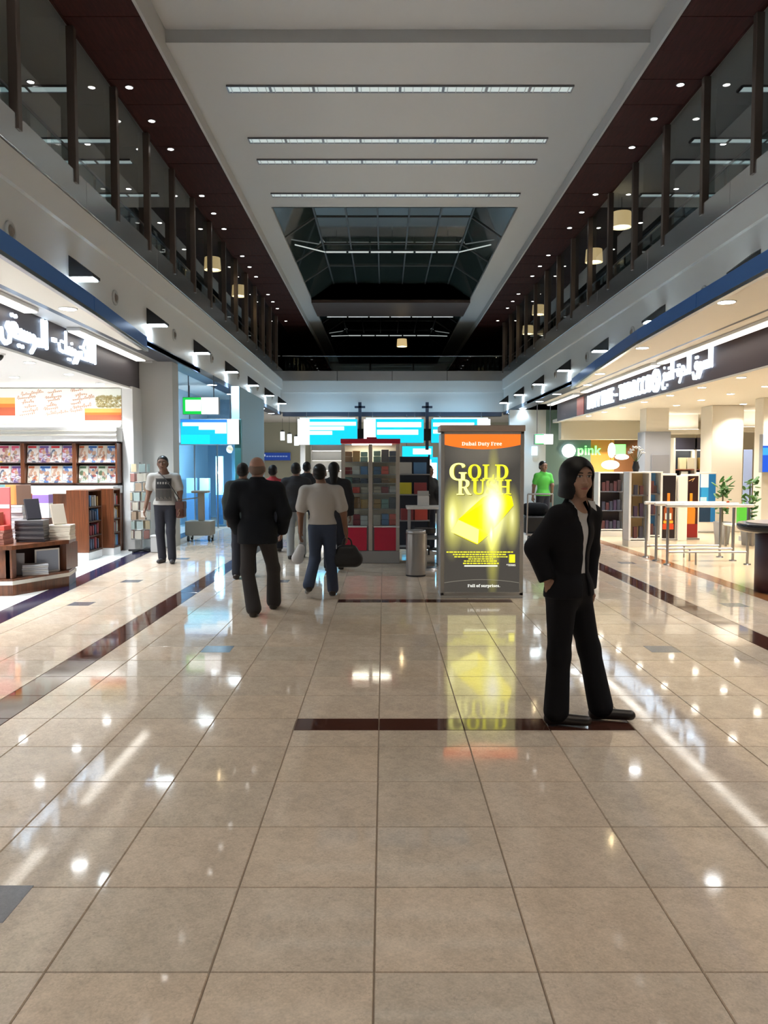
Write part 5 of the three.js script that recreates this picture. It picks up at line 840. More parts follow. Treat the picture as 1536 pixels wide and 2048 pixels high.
function blend(prims, k, cuts = []) {
  const f = (x, y, z) => { let d = 10; for (const p of prims) d = smin(d, p.f(x, y, z), k); for (const c of cuts) { const e = c(x, y, z); if (e > d) d = e; } return d; };
  const lo = [0, 1, 2].map((i) => Math.min(...prims.map((p) => p.lo[i])) - 0.03), hi = [0, 1, 2].map((i) => Math.max(...prims.map((p) => p.hi[i])) + 0.03);
  return { f, lo, hi };
}
function nets({ f, lo, hi }, h, color) {
  const n = [0, 1, 2].map((i) => Math.ceil((hi[i] - lo[i]) / h) + 2), [nx, ny, nz] = n, val = new Float32Array(nx * ny * nz), at = (i, j, k) => i + nx * (j + ny * k);
  for (let k = 0; k < nz; k++) for (let j = 0; j < ny; j++) for (let i = 0; i < nx; i++) val[at(i, j, k)] = f(lo[0] + i * h, lo[1] + j * h, lo[2] + k * h);
  const id = new Int32Array(nx * ny * nz).fill(-1), pos = [], idx = [];
  for (let k = 0; k < nz - 1; k++) for (let j = 0; j < ny - 1; j++) for (let i = 0; i < nx - 1; i++) {
    let mask = 0; for (let c = 0; c < 8; c++) if (val[at(i + (c & 1), j + ((c >> 1) & 1), k + (c >> 2))] < 0) mask |= 1 << c;
    if (mask === 0 || mask === 255) continue;
    let sx = 0, sy = 0, sz = 0, m = 0;
    for (let c = 0; c < 8; c++) for (let b = 1; b < 8; b <<= 1) if (!(c & b)) { const e = c | b; if (((mask >> c) & 1) === ((mask >> e) & 1)) continue; const va = val[at(i + (c & 1), j + ((c >> 1) & 1), k + (c >> 2))], vb = val[at(i + (e & 1), j + ((e >> 1) & 1), k + (e >> 2))], t = va / (va - vb); sx += (c & 1) + (b === 1 ? t : 0); sy += ((c >> 1) & 1) + (b === 2 ? t : 0); sz += (c >> 2) + (b === 4 ? t : 0); m++; }
    id[at(i, j, k)] = pos.length / 3; pos.push(lo[0] + (i + sx / m) * h, lo[1] + (j + sy / m) * h, lo[2] + (k + sz / m) * h);
  }
  const quad = (a, b, c, d, flip) => { if (a < 0 || b < 0 || c < 0 || d < 0) return; if (flip) idx.push(a, c, b, a, d, c); else idx.push(a, b, c, a, c, d); };
  for (let k = 1; k < nz - 1; k++) for (let j = 1; j < ny - 1; j++) for (let i = 1; i < nx - 1; i++) {
    const v = val[at(i, j, k)] < 0;
    if (v !== val[at(i + 1, j, k)] < 0) quad(id[at(i, j - 1, k - 1)], id[at(i, j, k - 1)], id[at(i, j, k)], id[at(i, j - 1, k)], !v);
    if (v !== val[at(i, j + 1, k)] < 0) quad(id[at(i - 1, j, k - 1)], id[at(i - 1, j, k)], id[at(i, j, k)], id[at(i, j, k - 1)], !v);
    if (v !== val[at(i, j, k + 1)] < 0) quad(id[at(i - 1, j - 1, k)], id[at(i, j - 1, k)], id[at(i, j, k)], id[at(i - 1, j, k)], !v);
  }
  const nor = new Float32Array(pos.length), e = h * 0.5, col = new Float32Array(pos.length), uv = new Float32Array((pos.length / 3) * 2);
  for (let p = 0; p < pos.length; p += 3) { const x = pos[p], y = pos[p + 1], z = pos[p + 2]; let a = f(x + e, y, z) - f(x - e, y, z), b = f(x, y + e, z) - f(x, y - e, z), c = f(x, y, z + e) - f(x, y, z - e); const l = Math.hypot(a, b, c) || 1; nor[p] = a / l; nor[p + 1] = b / l; nor[p + 2] = c / l; const q = color ? color(x, y, z) : [1, 1, 1]; col[p] = q[0]; col[p + 1] = q[1]; col[p + 2] = q[2]; uv[(p / 3) * 2] = x; uv[(p / 3) * 2 + 1] = y; }
  const g = new THREE.BufferGeometry(); g.setAttribute('position', new THREE.Float32BufferAttribute(pos, 3)); g.setAttribute('normal', new THREE.BufferAttribute(nor, 3)); g.setAttribute('uv', new THREE.BufferAttribute(uv, 2)); g.setAttribute('color', new THREE.BufferAttribute(col, 3)); g.setIndex(idx); return g;
}
// a field given in a turned and shifted frame
function placed(field, origin, quat, reach) {
  const q = quat.clone().invert(), v = V(0, 0, 0);
  return { lo: [origin.x - reach, origin.y - reach, origin.z - reach], hi: [origin.x + reach, origin.y + reach, origin.z + reach], f(x, y, z) { v.set(x - origin.x, y - origin.y, z - origin.z).applyQuaternion(q); return field(v.x, v.y, v.z); } };
}
const headSkin = (() => {
  const solid = [ball(V(0, 0.035, -0.012), 0.074, 0.082, 0.092), ball(V(0, -0.02, 0.022), 0.061, 0.084, 0.066), limb(V(0, -0.05, 0.025), V(0, -0.088, 0.056), 0.044, 0.024), limb(V(-0.036, 0.03, 0.066), V(0.036, 0.03, 0.066), 0.014, 0.014), limb(V(-0.038, -0.03, 0.056), V(0.038, -0.03, 0.056), 0.02, 0.02)];
  const fine = [limb(V(0, 0.014, 0.086), V(0, -0.026, 0.102), 0.006, 0.011), ball(V(-0.011, -0.03, 0.092), 0.009, 0.007, 0.009), ball(V(0.011, -0.03, 0.092), 0.009, 0.007, 0.009), ball(V(0, -0.054, 0.086), 0.022, 0.006, 0.009), ball(V(0, -0.063, 0.084), 0.018, 0.007, 0.009), ball(V(-0.076, -0.004, -0.012), 0.01, 0.03, 0.018), ball(V(0.076, -0.004, -0.012), 0.01, 0.03, 0.018)];
  const eyes = [V(-0.031, 0.012, 0.079), V(0.031, 0.012, 0.079)];
  return (x, y, z) => {
    let d = 10; for (const p of solid) d = smin(d, p.f(x, y, z), 0.03); 
    for (const c of eyes) { const s = Math.hypot((x - c.x) / 1.5, y - c.y, z - c.z - 0.012) - 0.012; d = -smin(-d, s, 0.01); }
    for (const p of fine) d = smin(d, p.f(x, y, z), 0.008);
    for (const c of eyes) d = Math.min(d, Math.hypot(x - c.x, y - c.y, z - c.z + 0.008) - 0.013);
    return d;
  };
})();
function faceColor(skin, lips) {
  return (x, y, z) => {
    if (z > 0.05) {
      const ex = Math.abs(Math.abs(x) - 0.031), ey = Math.abs(y - 0.012);
      if ((ex / 0.015) ** 2 + (ey / 0.006) ** 2 < 1) return ex < 0.006 ? [0.02, 0.012, 0.01] : [0.55, 0.52, 0.5];
      if ((ex / 0.019) ** 2 + ((ey - 0.004) / 0.006) ** 2 < 1 && y > 0.012) return [0.03, 0.02, 0.016];
      if (Math.abs(x) > 0.014 && Math.abs(x) < 0.05 && Math.abs(y - 0.034 + Math.abs(Math.abs(x) - 0.032) * 0.15) < 0.0045) return [0.03, 0.02, 0.017];
      if ((x / 0.023) ** 2 + ((y + 0.0585) / 0.0075) ** 2 < 1) return lips;
    }
    return skin;
  };
}
function handPrims(w, dir, palm, thumbSide, curl, s = 1) {
  const d = dir.clone().normalize(), n = palm.clone().sub(d.clone().multiplyScalar(palm.dot(d))).normalize(), a = new THREE.Vector3().crossVectors(d, n).multiplyScalar(thumbSide), P = (i, j, k) => w.clone().addScaledVector(d, i * s).addScaledVector(a, j * s).addScaledVector(n, k * s);
  const out = [limb(P(-0.01, 0, 0), P(0.03, 0, 0), 0.026 * s, 0.03 * s, n, 0.62), limb(P(0.03, -0.018, 0), P(0.075, -0.024, 0), 0.022 * s, 0.018 * s, n, 0.7), limb(P(0.03, 0.018, 0), P(0.078, 0.024, 0), 0.022 * s, 0.018 * s, n, 0.7)];
  [[-0.032, 0.03, 0.024], [-0.011, 0.036, 0.028], [0.011, 0.04, 0.03], [0.032, 0.036, 0.028]].forEach(([o, l1, l2], i) => { const b = P(0.078, o, 0), c1 = curl * 0.6, c2 = curl * 1.5, m = b.clone().addScaledVector(d, Math.cos(c1) * l1 * s).addScaledVector(n, Math.sin(c1) * l1 * s), e = m.clone().addScaledVector(d, Math.cos(c2) * l2 * s).addScaledVector(n, Math.sin(c2) * l2 * s); out.push(limb(b, m, 0.0095 * s, 0.0088 * s), limb(m, e, 0.0088 * s, 0.0075 * s)); });
  const t0 = P(0.02, 0.028, 0.004), t1 = P(0.05, 0.05, 0.014), t2 = P(0.076, 0.052, 0.024); out.push(limb(t0, t1, 0.013 * s, 0.0105 * s), limb(t1, t2, 0.0105 * s, 0.0085 * s)); return out;
}
function person(o) {
  const g = thing('person', o.label, 'person', [o.at[0], 0, -o.at[1]], 0), s = o.s, cell = o.cell || 0.014;
  const f = V(Math.sin(o.face), 0, Math.cos(o.face)), r = V(-Math.cos(o.face), 0, Math.sin(o.face)), v = (a) => V(...a), at = (c, k, j = 0) => c.clone().addScaledVector(r, k * s).addScaledVector(f, j * s);
  const hip = v(o.hip), chest = v(o.chest), neck = v(o.neck), head = v(o.head), sw = o.shoulder, arms = o.arms, legs = o.legs;
  const sh = [at(neck, sw / s).add(V(0, -0.085 * s, 0)), at(neck, -sw / s).add(V(0, -0.085 * s, 0))];           // right, left
  if (o.shoulders) o.shoulders.forEach((p, i) => sh[i].set(...p));
  const torso = (t) => [limb(at(hip, 0.055), at(hip, -0.055), 0.105 * s + t, 0.105 * s + t, f, 0.9), limb(hip, chest, 0.118 * s + t, 0.135 * s + t, f, 0.75), limb(at(chest, 0.06), at(chest, -0.06), 0.115 * s + t, 0.115 * s + t, f, 0.82), limb(sh[0], sh[1], 0.046 * s + t * 0.7, 0.046 * s + t * 0.7), limb(neck.clone().add(V(0, -0.035 * s, 0)), sh[0], 0.052 * s + t * 0.4, 0.043 * s + t * 0.7), limb(neck.clone().add(V(0, -0.035 * s, 0)), sh[1], 0.052 * s + t * 0.4, 0.043 * s + t * 0.7), limb(neck.clone().add(V(0, -0.04 * s, 0)), neck.clone().add(V(0, 0.03 * s, 0)), 0.066 * s + t * 0.5, 0.055 * s + t * 0.35)];
  const arm = (i, t, upTo = 2) => { const a = sh[i], e = v(arms[i][0]), w = v(arms[i][1]); if (upTo < 1) { const m = a.clone().lerp(e, upTo); return [limb(a, m, 0.05 * s + t, 0.048 * s + t * 1.15)]; } return [limb(a, e, 0.049 * s + t, 0.041 * s + t), limb(e, w, 0.042 * s + t, 0.029 * s + t)]; };
  const hj = [at(hip, 0.085).add(V(0, -0.04 * s, 0)), at(hip, -0.085).add(V(0, -0.04 * s, 0))];
  const leg = (i, t, b = t) => [limb(hj[i], v(legs[i][0]), 0.085 * s + t, 0.055 * s + t), limb(v(legs[i][0]), v(legs[i][1]), 0.056 * s + t, 0.036 * s + b)];
  const quat = new THREE.Quaternion().setFromEuler(new THREE.Euler(o.headTilt || 0, o.headTurn ?? o.face, o.headRoll || 0, 'YXZ'));
  const skin = o.skin || [0.28, 0.15, 0.095], hs = s * (o.headScale || 1.07);
  // skin: one continuous body, head and hands meshed finer and merged into it
  const bodyPrims = [...torso(0), ...arm(0, 0), ...arm(1, 0), ...leg(0, 0), ...leg(1, 0), limb(neck, head.clone().add(V(0, -0.04 * s, 0)), 0.052 * s, 0.05 * s), ball(head.clone().add(V(0, 0.03, 0)), 0.06 * s, 0.07 * s, 0.06 * s)];
  for (const i of [0, 1]) { const a = v(legs[i][1]), d = v(legs[i][2]); bodyPrims.push(limb(a, a.clone().addScaledVector(d, 0.05 * s).add(V(0, -0.05 * s, 0)), 0.032 * s, 0.02 * s)); }
  const pieces = [nets(blend(bodyPrims, 0.04 * s), cell, () => skin)];
  const hf = placed((x, y, z) => headSkin(x / hs, y / hs, z / hs) * hs, head, quat, 0.15 * hs), q2 = quat.clone().invert(), tmp = V(0, 0, 0), fc = faceColor(skin, o.lips || skin.map((c, i) => c * [0.8, 0.55, 0.6][i]));
  pieces.push(nets(hf, o.headCell || 0.006, (x, y, z) => { tmp.set(x - head.x, y - head.y, z - head.z).applyQuaternion(q2).multiplyScalar(1 / hs); return o.plain ? skin : fc(tmp.x, tmp.y, tmp.z); }));
  for (const i of [0, 1]) { const w = v(arms[i][1]), d = arms[i][2] ? v(arms[i][2]) : w.clone().sub(v(arms[i][0])), palm = arms[i][3] ? v(arms[i][3]) : r.clone().multiplyScalar(i ? 1 : -1); pieces.push(nets(blend(handPrims(w, d, palm, (arms[i][5] ?? (i ? -1 : 1)), arms[i][4] ?? 0.5, s), 0.01), o.handCell || 0.006, () => skin)); }
  part(g, 'body', mergeGeometries(pieces), new THREE.MeshPhysicalMaterial({ vertexColors: true, roughness: 0.55 }));
  const cloth = (name, prims, k, cuts, m, label, c = cell) => part(g, name, nets(blend(prims, k, cuts), c), m, label);
  const below = (y0) => (x, y) => y0 - y, above = (y1) => (x, y) => y - y1;
  // trousers
  const tb = o.flare ?? 0.03, waist = hip.y + 0.12 * s, prims = [limb(at(hip, 0.055), at(hip, -0.055), 0.105 * s + 0.012, 0.105 * s + 0.012, f, 0.9), limb(hip, hip.clone().add(V(0, 0.14 * s, 0)), 0.118 * s + 0.012, 0.118 * s + 0.012, f, 0.78), ...leg(0, 0.014, tb), ...leg(1, 0.014, tb)];
  const trouserCut = (x, y, z) => { const i = Math.hypot(x - legs[0][1][0], z - legs[0][1][2]) < Math.hypot(x - legs[1][1][0], z - legs[1][1][2]) ? 0 : 1; return legs[i][1][1] - (legs[i][1][1] > 0.12 ? 0.05 : 0.066) * s - y; };
  cloth('trousers', prims, 0.035, [above(waist), trouserCut], o.trousers, o.trouserLabel);
  // shoes
  for (const i of [0, 1]) { const a = v(legs[i][1]), d = v(legs[i][2]), heel = a.clone().add(V(0, -0.05 * s, 0)).addScaledVector(d, -0.03 * s), toe = heel.clone().addScaledVector(d, (o.shoeLen || 0.2) * s); if (legs[i][3]) toe.y -= legs[i][3]; const base = Math.min(heel.y, toe.y) - 0.034 * s, flat = legs[i][3] ? 0.0 : base; part(g, 'shoe', nets(blend([limb(heel, toe, 0.04 * s, 0.032 * s), limb(a, heel, 0.042 * s, 0.042 * s)], 0.03, [(x, y) => Math.max(flat, 0.001) - y, (x, y) => y - a.y - 0.03]), 0.008), o.shoes, o.shoeLabel); }
  // tops
  for (const t of o.tops) {
    const list = [...torso(t.t)], sleeves = [];
    if (t.sleeve) for (const i of [0, 1]) { const w = v(arms[i][1]), d = w.clone().sub(v(arms[i][0])).normalize(); sleeves.push(blend(arm(i, t.t + (t.sleeveExtra || 0), t.sleeve), 0.03, t.sleeve > 1 ? [(x, y, z) => (x - w.x) * d.x + (y - w.y) * d.y + (z - w.z) * d.z - 0.005] : [])); }
    if (t.hem < hip.y) list.push(limb(hip, V(hip.x, t.hem - 0.05, hip.z), 0.118 * s + t.t + 0.01, 0.135 * s + t.t, f, 0.78), limb(at(hip, 0.05), at(V(hip.x, t.hem, hip.z), 0.07), 0.1 * s + t.t, 0.1 * s + t.t, f, 0.9), limb(at(hip, -0.05), at(V(hip.x, t.hem, hip.z), -0.07), 0.1 * s + t.t, 0.1 * s + t.t, f, 0.9));
    const cuts = [(x, y) => t.hem - y];
    cuts.push((x, y, z) => { const u = (x - neck.x) * f.x + (z - neck.z) * f.z; if (Math.hypot(x - neck.x, z - neck.z) > 0.115 * s) return -1; return y - neck.y - (t.collar ?? 0.0) + u * (t.slope ?? 0.5); });
    if (t.open) cuts.push((x, y, z) => { const a = (x - chest.x) * r.x + (z - chest.z) * r.z, b = (x - chest.x) * f.x + (z - chest.z) * f.z; if (b < 0.02) return -1; return t.open(y) - Math.abs(a - (t.shift || 0)); });
    const trunk = blend(list, 0.04, cuts), whole = { lo: [0, 1, 2].map((i) => Math.min(trunk.lo[i], ...sleeves.map((q) => q.lo[i]))), hi: [0, 1, 2].map((i) => Math.max(trunk.hi[i], ...sleeves.map((q) => q.hi[i]))), f: (x, y, z) => { let e = trunk.f(x, y, z); for (const q of sleeves) e = smin(e, q.f(x, y, z), 0.025); return e; } };
    part(g, t.name, nets(whole, t.cell || cell), t.m, t.label);
  }
  if (o.hair) part(g, 'hair', nets(placed((x, y, z) => o.hair(x / hs, y / hs, z / hs) * hs, head, quat, 0.2 * hs), o.headCell || 0.006), o.hairMat || hairBlack, o.hairLabel);
  return g;
}
const hairBlack = mat(0.005, 0.0045, 0.005, 0.42, 0, { specularIntensity: 0.5 }), hairGrey = mat(0.13, 0.085, 0.065, 0.7);
const cropped = (x, y, z) => { const s = Math.min(ball(V(0, 0.036, -0.014), 0.081, 0.089, 0.1).f(x, y, z), ball(V(0, -0.01, -0.045), 0.074, 0.08, 0.06).f(x, y, z)); return Math.max(s, -(y * 0.72 - z * 0.7 - 0.005), -0.075 - y); };
const fringe = (x, y, z) => Math.max(Math.min(ball(V(0, 0.0, -0.02), 0.079, 0.07, 0.088).f(x, y, z)), -(-z * 0.9 - 0.01), -0.06 - y, y - 0.035);
const bobCap = ball(V(0, 0.03, -0.012), 0.096, 0.1, 0.112), bobSide = limb(V(0, 0.01, -0.015), V(0, -0.09, -0.02), 0.096, 0.104), faceHole = ball(V(0.012, -0.035, 0.1), 0.068, 0.108, 0.1), neckHole = ball(V(0.005, -0.14, 0.04), 0.066, 0.13, 0.085);
const bob = (x, y, z) => Math.max(smin(bobCap.f(x, y, z), bobSide.f(x, y, z), 0.03), -0.118 - y - z * 0.12, -faceHole.f(x, y, z), -neckHole.f(x, y, z));
const longHair = (x, y, z) => Math.max(Math.min(ball(V(0, 0.034, -0.015), 0.084, 0.092, 0.1).f(x, y, z), limb(V(0, 0, -0.05), V(0, -0.17, -0.07), 0.07, 0.05).f(x, y, z)), z - 0.045 - Math.max(0, y) * 0.5);
const suit = mat(0.006, 0.006, 0.008, 0.8, 0, { specularIntensity: 0.4 }), suitSheen = mat(0.0065, 0.0065, 0.009, 0.8, 0, { specularIntensity: 0.4 }), leather = mat(0.02, 0.015, 0.013, 0.3), denim = mat(0.03, 0.045, 0.085, 0.85), denimDark = mat(0.012, 0.014, 0.024, 0.85), cotton = mat(0.42, 0.4, 0.38, 0.85), whiteCotton = mat(0.62, 0.62, 0.63, 0.8), charcoal = mat(0.022, 0.019, 0.02, 0.85), navy = mat(0.008, 0.01, 0.014, 0.85, 0, { specularIntensity: 0.4 }), greenTee = mat(0.08, 0.46, 0.06, 0.8), redTee = mat(0.35, 0.025, 0.03, 0.8);

// the walking woman in the black suit, head turned to the camera
person({
  label: 'woman with a black bob walking in a black trouser suit, hand in pocket', at: [1.15, 4.83], s: 0.93, cell: 0.009, headCell: 0.0035, handCell: 0.004, face: 0.78, headTurn: 0.28, headTilt: 0.03,
  skin: [0.4, 0.235, 0.165], lips: [0.32, 0.1, 0.09], hip: [-0.045, 0.8, 0], chest: [-0.045, 1.14, 0], neck: [-0.008, 1.325, 0.0], head: [-0.006, 1.468, 0.015], shoulder: 0.155, shoulders: [[-0.128, 1.24, 0.085], [0.105, 1.24, -0.11]],
  arms: [[[-0.255, 1.055, 0.05], [-0.195, 0.875, 0.1], [0.075, -0.075, 0.0], [0.3, -0.3, -0.9], 0.2, -1], [[0.115, 1.02, -0.17], [0.095, 0.8, -0.1], [0, -1, 0.1], null, 0.6]],
  legs: [[[-0.115, 0.42, 0.07], [-0.125, 0.085, 0.06], [0.96, 0, 0.28]], [[0.1, 0.43, -0.08], [0.165, 0.085, -0.04], [0.97, 0, 0.22]]],
  trousers: suit, trouserLabel: 'black suit trousers', flare: 0.042, shoes: leather, shoeLabel: 'black leather shoe', shoeLen: 0.22,
  tops: [{ name: 'shirt', t: 0.009, hem: 0.86, m: whiteCotton, label: 'white open collar shirt', collar: 0.03, slope: 1.5 }, { name: 'jacket', t: 0.022, sleeve: 2, sleeveExtra: 0.002, hem: 0.765, m: suitSheen, label: 'open black suit jacket', collar: 0.02, slope: 0.2, shift: -0.005, open: (y) => (y > 1.0 ? 0.014 + (y - 1.0) * 0.13 : 0.014 + (1.0 - y) * 0.13) }],
  hair: bob, hairLabel: 'chin length black bob',
});
{ const w = scene.children[scene.children.length - 1], c = (sx, turn) => { const s = new THREE.Shape([new THREE.Vector2(0, 0), new THREE.Vector2(0.07, -0.01), new THREE.Vector2(0.055, -0.085), new THREE.Vector2(0.012, -0.05)]); const m = part(w, 'collar_point', new THREE.ExtrudeGeometry(s, { depth: 0.004, bevelEnabled: false }).scale(sx * 0.75, 0.8, 1), whiteCotton, 'white collar point'); return m; };
  const f = V(Math.sin(0.78), 0, Math.cos(0.78)); for (const [sx, k] of [[1, 0.016], [-1, -0.012]]) { const m = c(sx); m.position.set(-0.01 + f.x * 0.07 + Math.cos(0.78) * k, 1.335, f.z * 0.075 - Math.sin(0.78) * k); m.rotation.set(-0.45, 0.78 - sx * 0.2, 0, 'YXZ'); } }

// the bald man in the black jacket, seen from behind
person({
  label: 'bald man in a bulky black jacket and dark trousers walking away', at: [-1.31, 8.4], s: 0.97, cell: 0.012, headCell: 0.005, face: Math.PI, skin: [0.3, 0.16, 0.115],
  hip: [0, 0.88, 0], chest: [0.01, 1.2, 0], neck: [0.005, 1.385, 0.01], head: [0, 1.515, -0.02], shoulder: 0.2, arms: [[[0.285, 1.06, 0.02], [0.235, 0.86, -0.14]], [[-0.265, 1.06, 0.02], [-0.225, 0.86, -0.14]]],
  legs: [[[0.135, 0.46, -0.2], [0.115, 0.085, -0.36], [0.1, 0, -1]], [[-0.105, 0.46, 0.02], [-0.03, 0.085, 0.1], [0, 0, -1]]], trousers: charcoal, trouserLabel: 'loose charcoal trousers', flare: 0.045, shoes: leather,
  tops: [{ name: 'jacket', t: 0.045, sleeve: 2, sleeveExtra: -0.012, hem: 0.745, m: navy, label: 'bulky black jacket', collar: 0.05, slope: 0 }], hair: fringe, hairMat: hairGrey, hairLabel: 'thin grey hair fringe',
});
// the man in the pale shirt and jeans
person({
  label: 'man in a pale short sleeved shirt and blue jeans walking away with a black bag', at: [-0.75, 9.6], s: 0.92, cell: 0.012, face: Math.PI, skin: [0.2, 0.095, 0.055],
  hip: [0.02, 0.84, 0], chest: [0.015, 1.14, 0], neck: [0.01, 1.325, 0], head: [-0.01, 1.455, -0.02], shoulder: 0.19, arms: [[[0.27, 1.0, 0.02], [0.3, 0.74, -0.06]], [[-0.235, 1.0, 0.0], [-0.25, 0.75, -0.12]]],
  legs: [[[0.115, 0.45, -0.06], [0.14, 0.085, -0.05], [0.1, 0, -1]], [[-0.07, 0.45, -0.02], [-0.125, 0.17, 0.22], [-0.2, -0.35, -0.9], 0.0]], trousers: denim, trouserLabel: 'blue jeans', flare: 0.035, shoes: leather,
  tops: [{ name: 'shirt', t: 0.028, sleeve: 0.75, sleeveExtra: 0.0, hem: 0.86, m: cotton, label: 'pale grey short sleeved shirt', collar: 0.02, slope: 0 }], hair: cropped, hairLabel: 'short dark hair',
});
{ const o = thing('holdall', 'black holdall hanging from the hand of the man in jeans', 'bag', [-0.44, 0.34, -9.66]); part(o, 'body', nets(blend([limb(V(-0.09, 0.1, 0), V(0.09, 0.1, 0), 0.1, 0.1, V(0, 0, 1), 0.7), limb(V(-0.06, 0.2, 0), V(0.06, 0.2, 0), 0.07, 0.07, V(0, 0, 1), 0.7)], 0.05), 0.012), M.black); const c = new THREE.CatmullRomCurve3([V(-0.06, 0.24, 0), V(-0.04, 0.33, 0), V(0, 0.35, 0), V(0.04, 0.33, 0), V(0.06, 0.24, 0)]); part(o, 'handle', new THREE.TubeGeometry(c, 16, 0.009, 8), M.black); }
{ const o = thing('carrier_bag', 'white carrier bag hanging from the other hand of the man in jeans', 'bag', [-1.02, 0.36, -9.75]); part(o, 'body', nets(blend([limb(V(-0.02, 0.08, 0), V(0.02, 0.2, 0), 0.075, 0.05, V(0, 0, 1), 0.55)], 0.03), 0.01), whiteCotton); const c = new THREE.CatmullRomCurve3([V(0, 0.23, -0.01), V(0.01, 0.3, 0), V(0.02, 0.33, 0)]); part(o, 'handle', new THREE.TubeGeometry(c, 10, 0.007, 8), whiteCotton); }
// the young man in the printed T-shirt
person({
  label: 'young man in a printed grey T-shirt and dark jeans facing the camera', at: [-3.52, 13.06], s: 1.0, cell: 0.014, face: 0.12, skin: [0.16, 0.08, 0.05],
  hip: [0.01, 0.95, 0], chest: [0, 1.26, 0], neck: [-0.01, 1.45, 0], head: [-0.025, 1.59, 0.01], shoulder: 0.19, arms: [[[-0.25, 1.16, 0.0], [-0.29, 0.88, 0.1]], [[0.24, 1.14, -0.02], [0.255, 0.87, 0.06]]],
  legs: [[[-0.08, 0.5, 0.02], [-0.06, 0.085, -0.02], [-0.1, 0, 1]], [[0.1, 0.5, 0.05], [0.12, 0.085, 0.06], [0.2, 0, 1]]], trousers: denimDark, trouserLabel: 'dark jeans', shoes: mat(0.03, 0.03, 0.035, 0.6),
  tops: [{ name: 'tee_shirt', t: 0.022, sleeve: 0.7, sleeveExtra: 0.002, hem: 0.93, m: mat(0.36, 0.35, 0.33, 0.85), label: 'grey T-shirt', collar: 0.0, slope: 0.5 }], hair: cropped, hairLabel: 'short black hair',
});
{
  const w = scene.children[scene.children.length - 1], tex = canvasTex(128, 160, (c, W, H) => { fill(c, '#55524e', 0, 0, W, H); fill(c, '#1b1b1f', 6, 6, W - 12, H * 0.42); fill(c, '#d8d6d0', 0, 0, 0, 0); c.fillStyle = '#8b8984'; for (let k = 0; k < 5; k++) { c.fillRect(14 + k * 21, 26, 12, 16); } c.fillStyle = '#2a2a2e'; for (let k = 0; k < 11; k++) c.fillRect(8 + k * 11, H * 0.5, 6, H * (0.32 + 0.1 * ((k * 7) % 3) / 2)); });
  const pts = [], uvs = [], id = [], N = 8; for (let j = 0; j <= N; j++) for (let i = 0; i <= N; i++) { const x = (i / N - 0.5) * 0.25, y = 1.0 + (j / N) * 0.36; pts.push(x, y, 0.156 - x * x * 1.6 - (j > 5 ? (j - 5) * 0.012 : 0)); uvs.push(i / N, j / N); if (i < N && j < N) { const a = j * (N + 1) + i; id.push(a, a + 1, a + N + 2, a, a + N + 2, a + N + 1); } }
  const g = new THREE.BufferGeometry(); g.setAttribute('position', new THREE.Float32BufferAttribute(pts, 3)); g.setAttribute('uv', new THREE.Float32BufferAttribute(uvs, 2)); g.setIndex(id); g.computeVertexNormals(); g.rotateY(0.12);
  part(w, 'shirt_print', g, new THREE.MeshStandardMaterial({ map: tex, roughness: 0.85, side: THREE.DoubleSide }), 'dark block print on the T-shirt');
  const b = thing('shoulder_bag', 'dark brown shoulder bag at the side of the young man', 'bag', [-3.26, 0.72, -13.06]); part(b, 'body', rb(-0.07, 0.06, 0, 0.26, -0.11, 0.09, 0.03), mat(0.08, 0.025, 0.018, 0.5)); part(b, 'flap', rb(-0.075, 0.065, 0.14, 0.27, -0.112, 0.098, 0.02), mat(0.06, 0.02, 0.015, 0.5)); const c = new THREE.CatmullRomCurve3([V(0, 0.26, 0.0), V(-0.06, 0.42, 0.15), V(-0.2, 0.62, 0.15), V(-0.34, 0.74, 0.06)]); part(b, 'strap', new THREE.TubeGeometry(c, 20, 0.009, 6), M.black);
  solo('folded_paper', 'white folded paper in the hand of the young man', 'paper', rb(-0.04, 0.05, 0, 0.1, -0.015, 0.015, 0.004), M.paper, [-3.83, 0.74, -12.93], 0.3);
}
// people farther back: walking away
function walker(u, d, s, label, top, legsM, hair, opt = {}) {
  const k = s, x = ((u - 768) / FOCAL) * d;
  return person({ label, at: [x, d], s: k, cell: 0.018, headCell: 0.009, handCell: 0.008, plain: true, face: opt.face ?? Math.PI, skin: opt.skin || [0.2, 0.11, 0.075], hip: [0, 0.94 * k, 0], chest: [0, 1.26 * k, 0], neck: [0, 1.45 * k, 0], head: [0, 1.585 * k, 0], shoulder: 0.185 * k,
    arms: opt.arms || [[[0.24 * k, 1.15 * k, 0], [0.25 * k, 0.88 * k, -0.08]], [[-0.24 * k, 1.15 * k, 0], [-0.25 * k, 0.88 * k, -0.08]]].map((a) => (opt.face !== undefined ? [a[0].map((q, i) => (i === 0 ? -q * Math.cos(opt.face) : q)), a[1].map((q, i) => (i === 0 ? -q * Math.cos(opt.face) : q))] : a)),
    legs: [[[0.1 * k, 0.5 * k, -0.05], [0.1 * k, 0.085, -0.14], [0, 0, -1]], [[-0.1 * k, 0.5 * k, 0.02], [-0.09 * k, 0.085, 0.1], [0, 0, -1]]].map((l) => (opt.face !== undefined ? [l[0].map((q, i) => (i === 0 ? -q * Math.cos(opt.face) : q)), l[1].map((q, i) => (i === 0 ? -q * Math.cos(opt.face) : q)), [Math.sin(opt.face), 0, Math.cos(opt.face)]] : l)), trousers: legsM, shoes: leather,
    tops: [{ name: opt.sleeve ? 'tee_shirt' : 'jacket', t: opt.sleeve ? 0.02 : 0.035, sleeve: opt.sleeve || 2, sleeveExtra: -0.004, hem: (opt.hem || 0.84) * k, m: top, collar: 0.03, slope: opt.sleeve ? 0.4 : 0 }], hair, hairLabel: 'dark hair' });
}
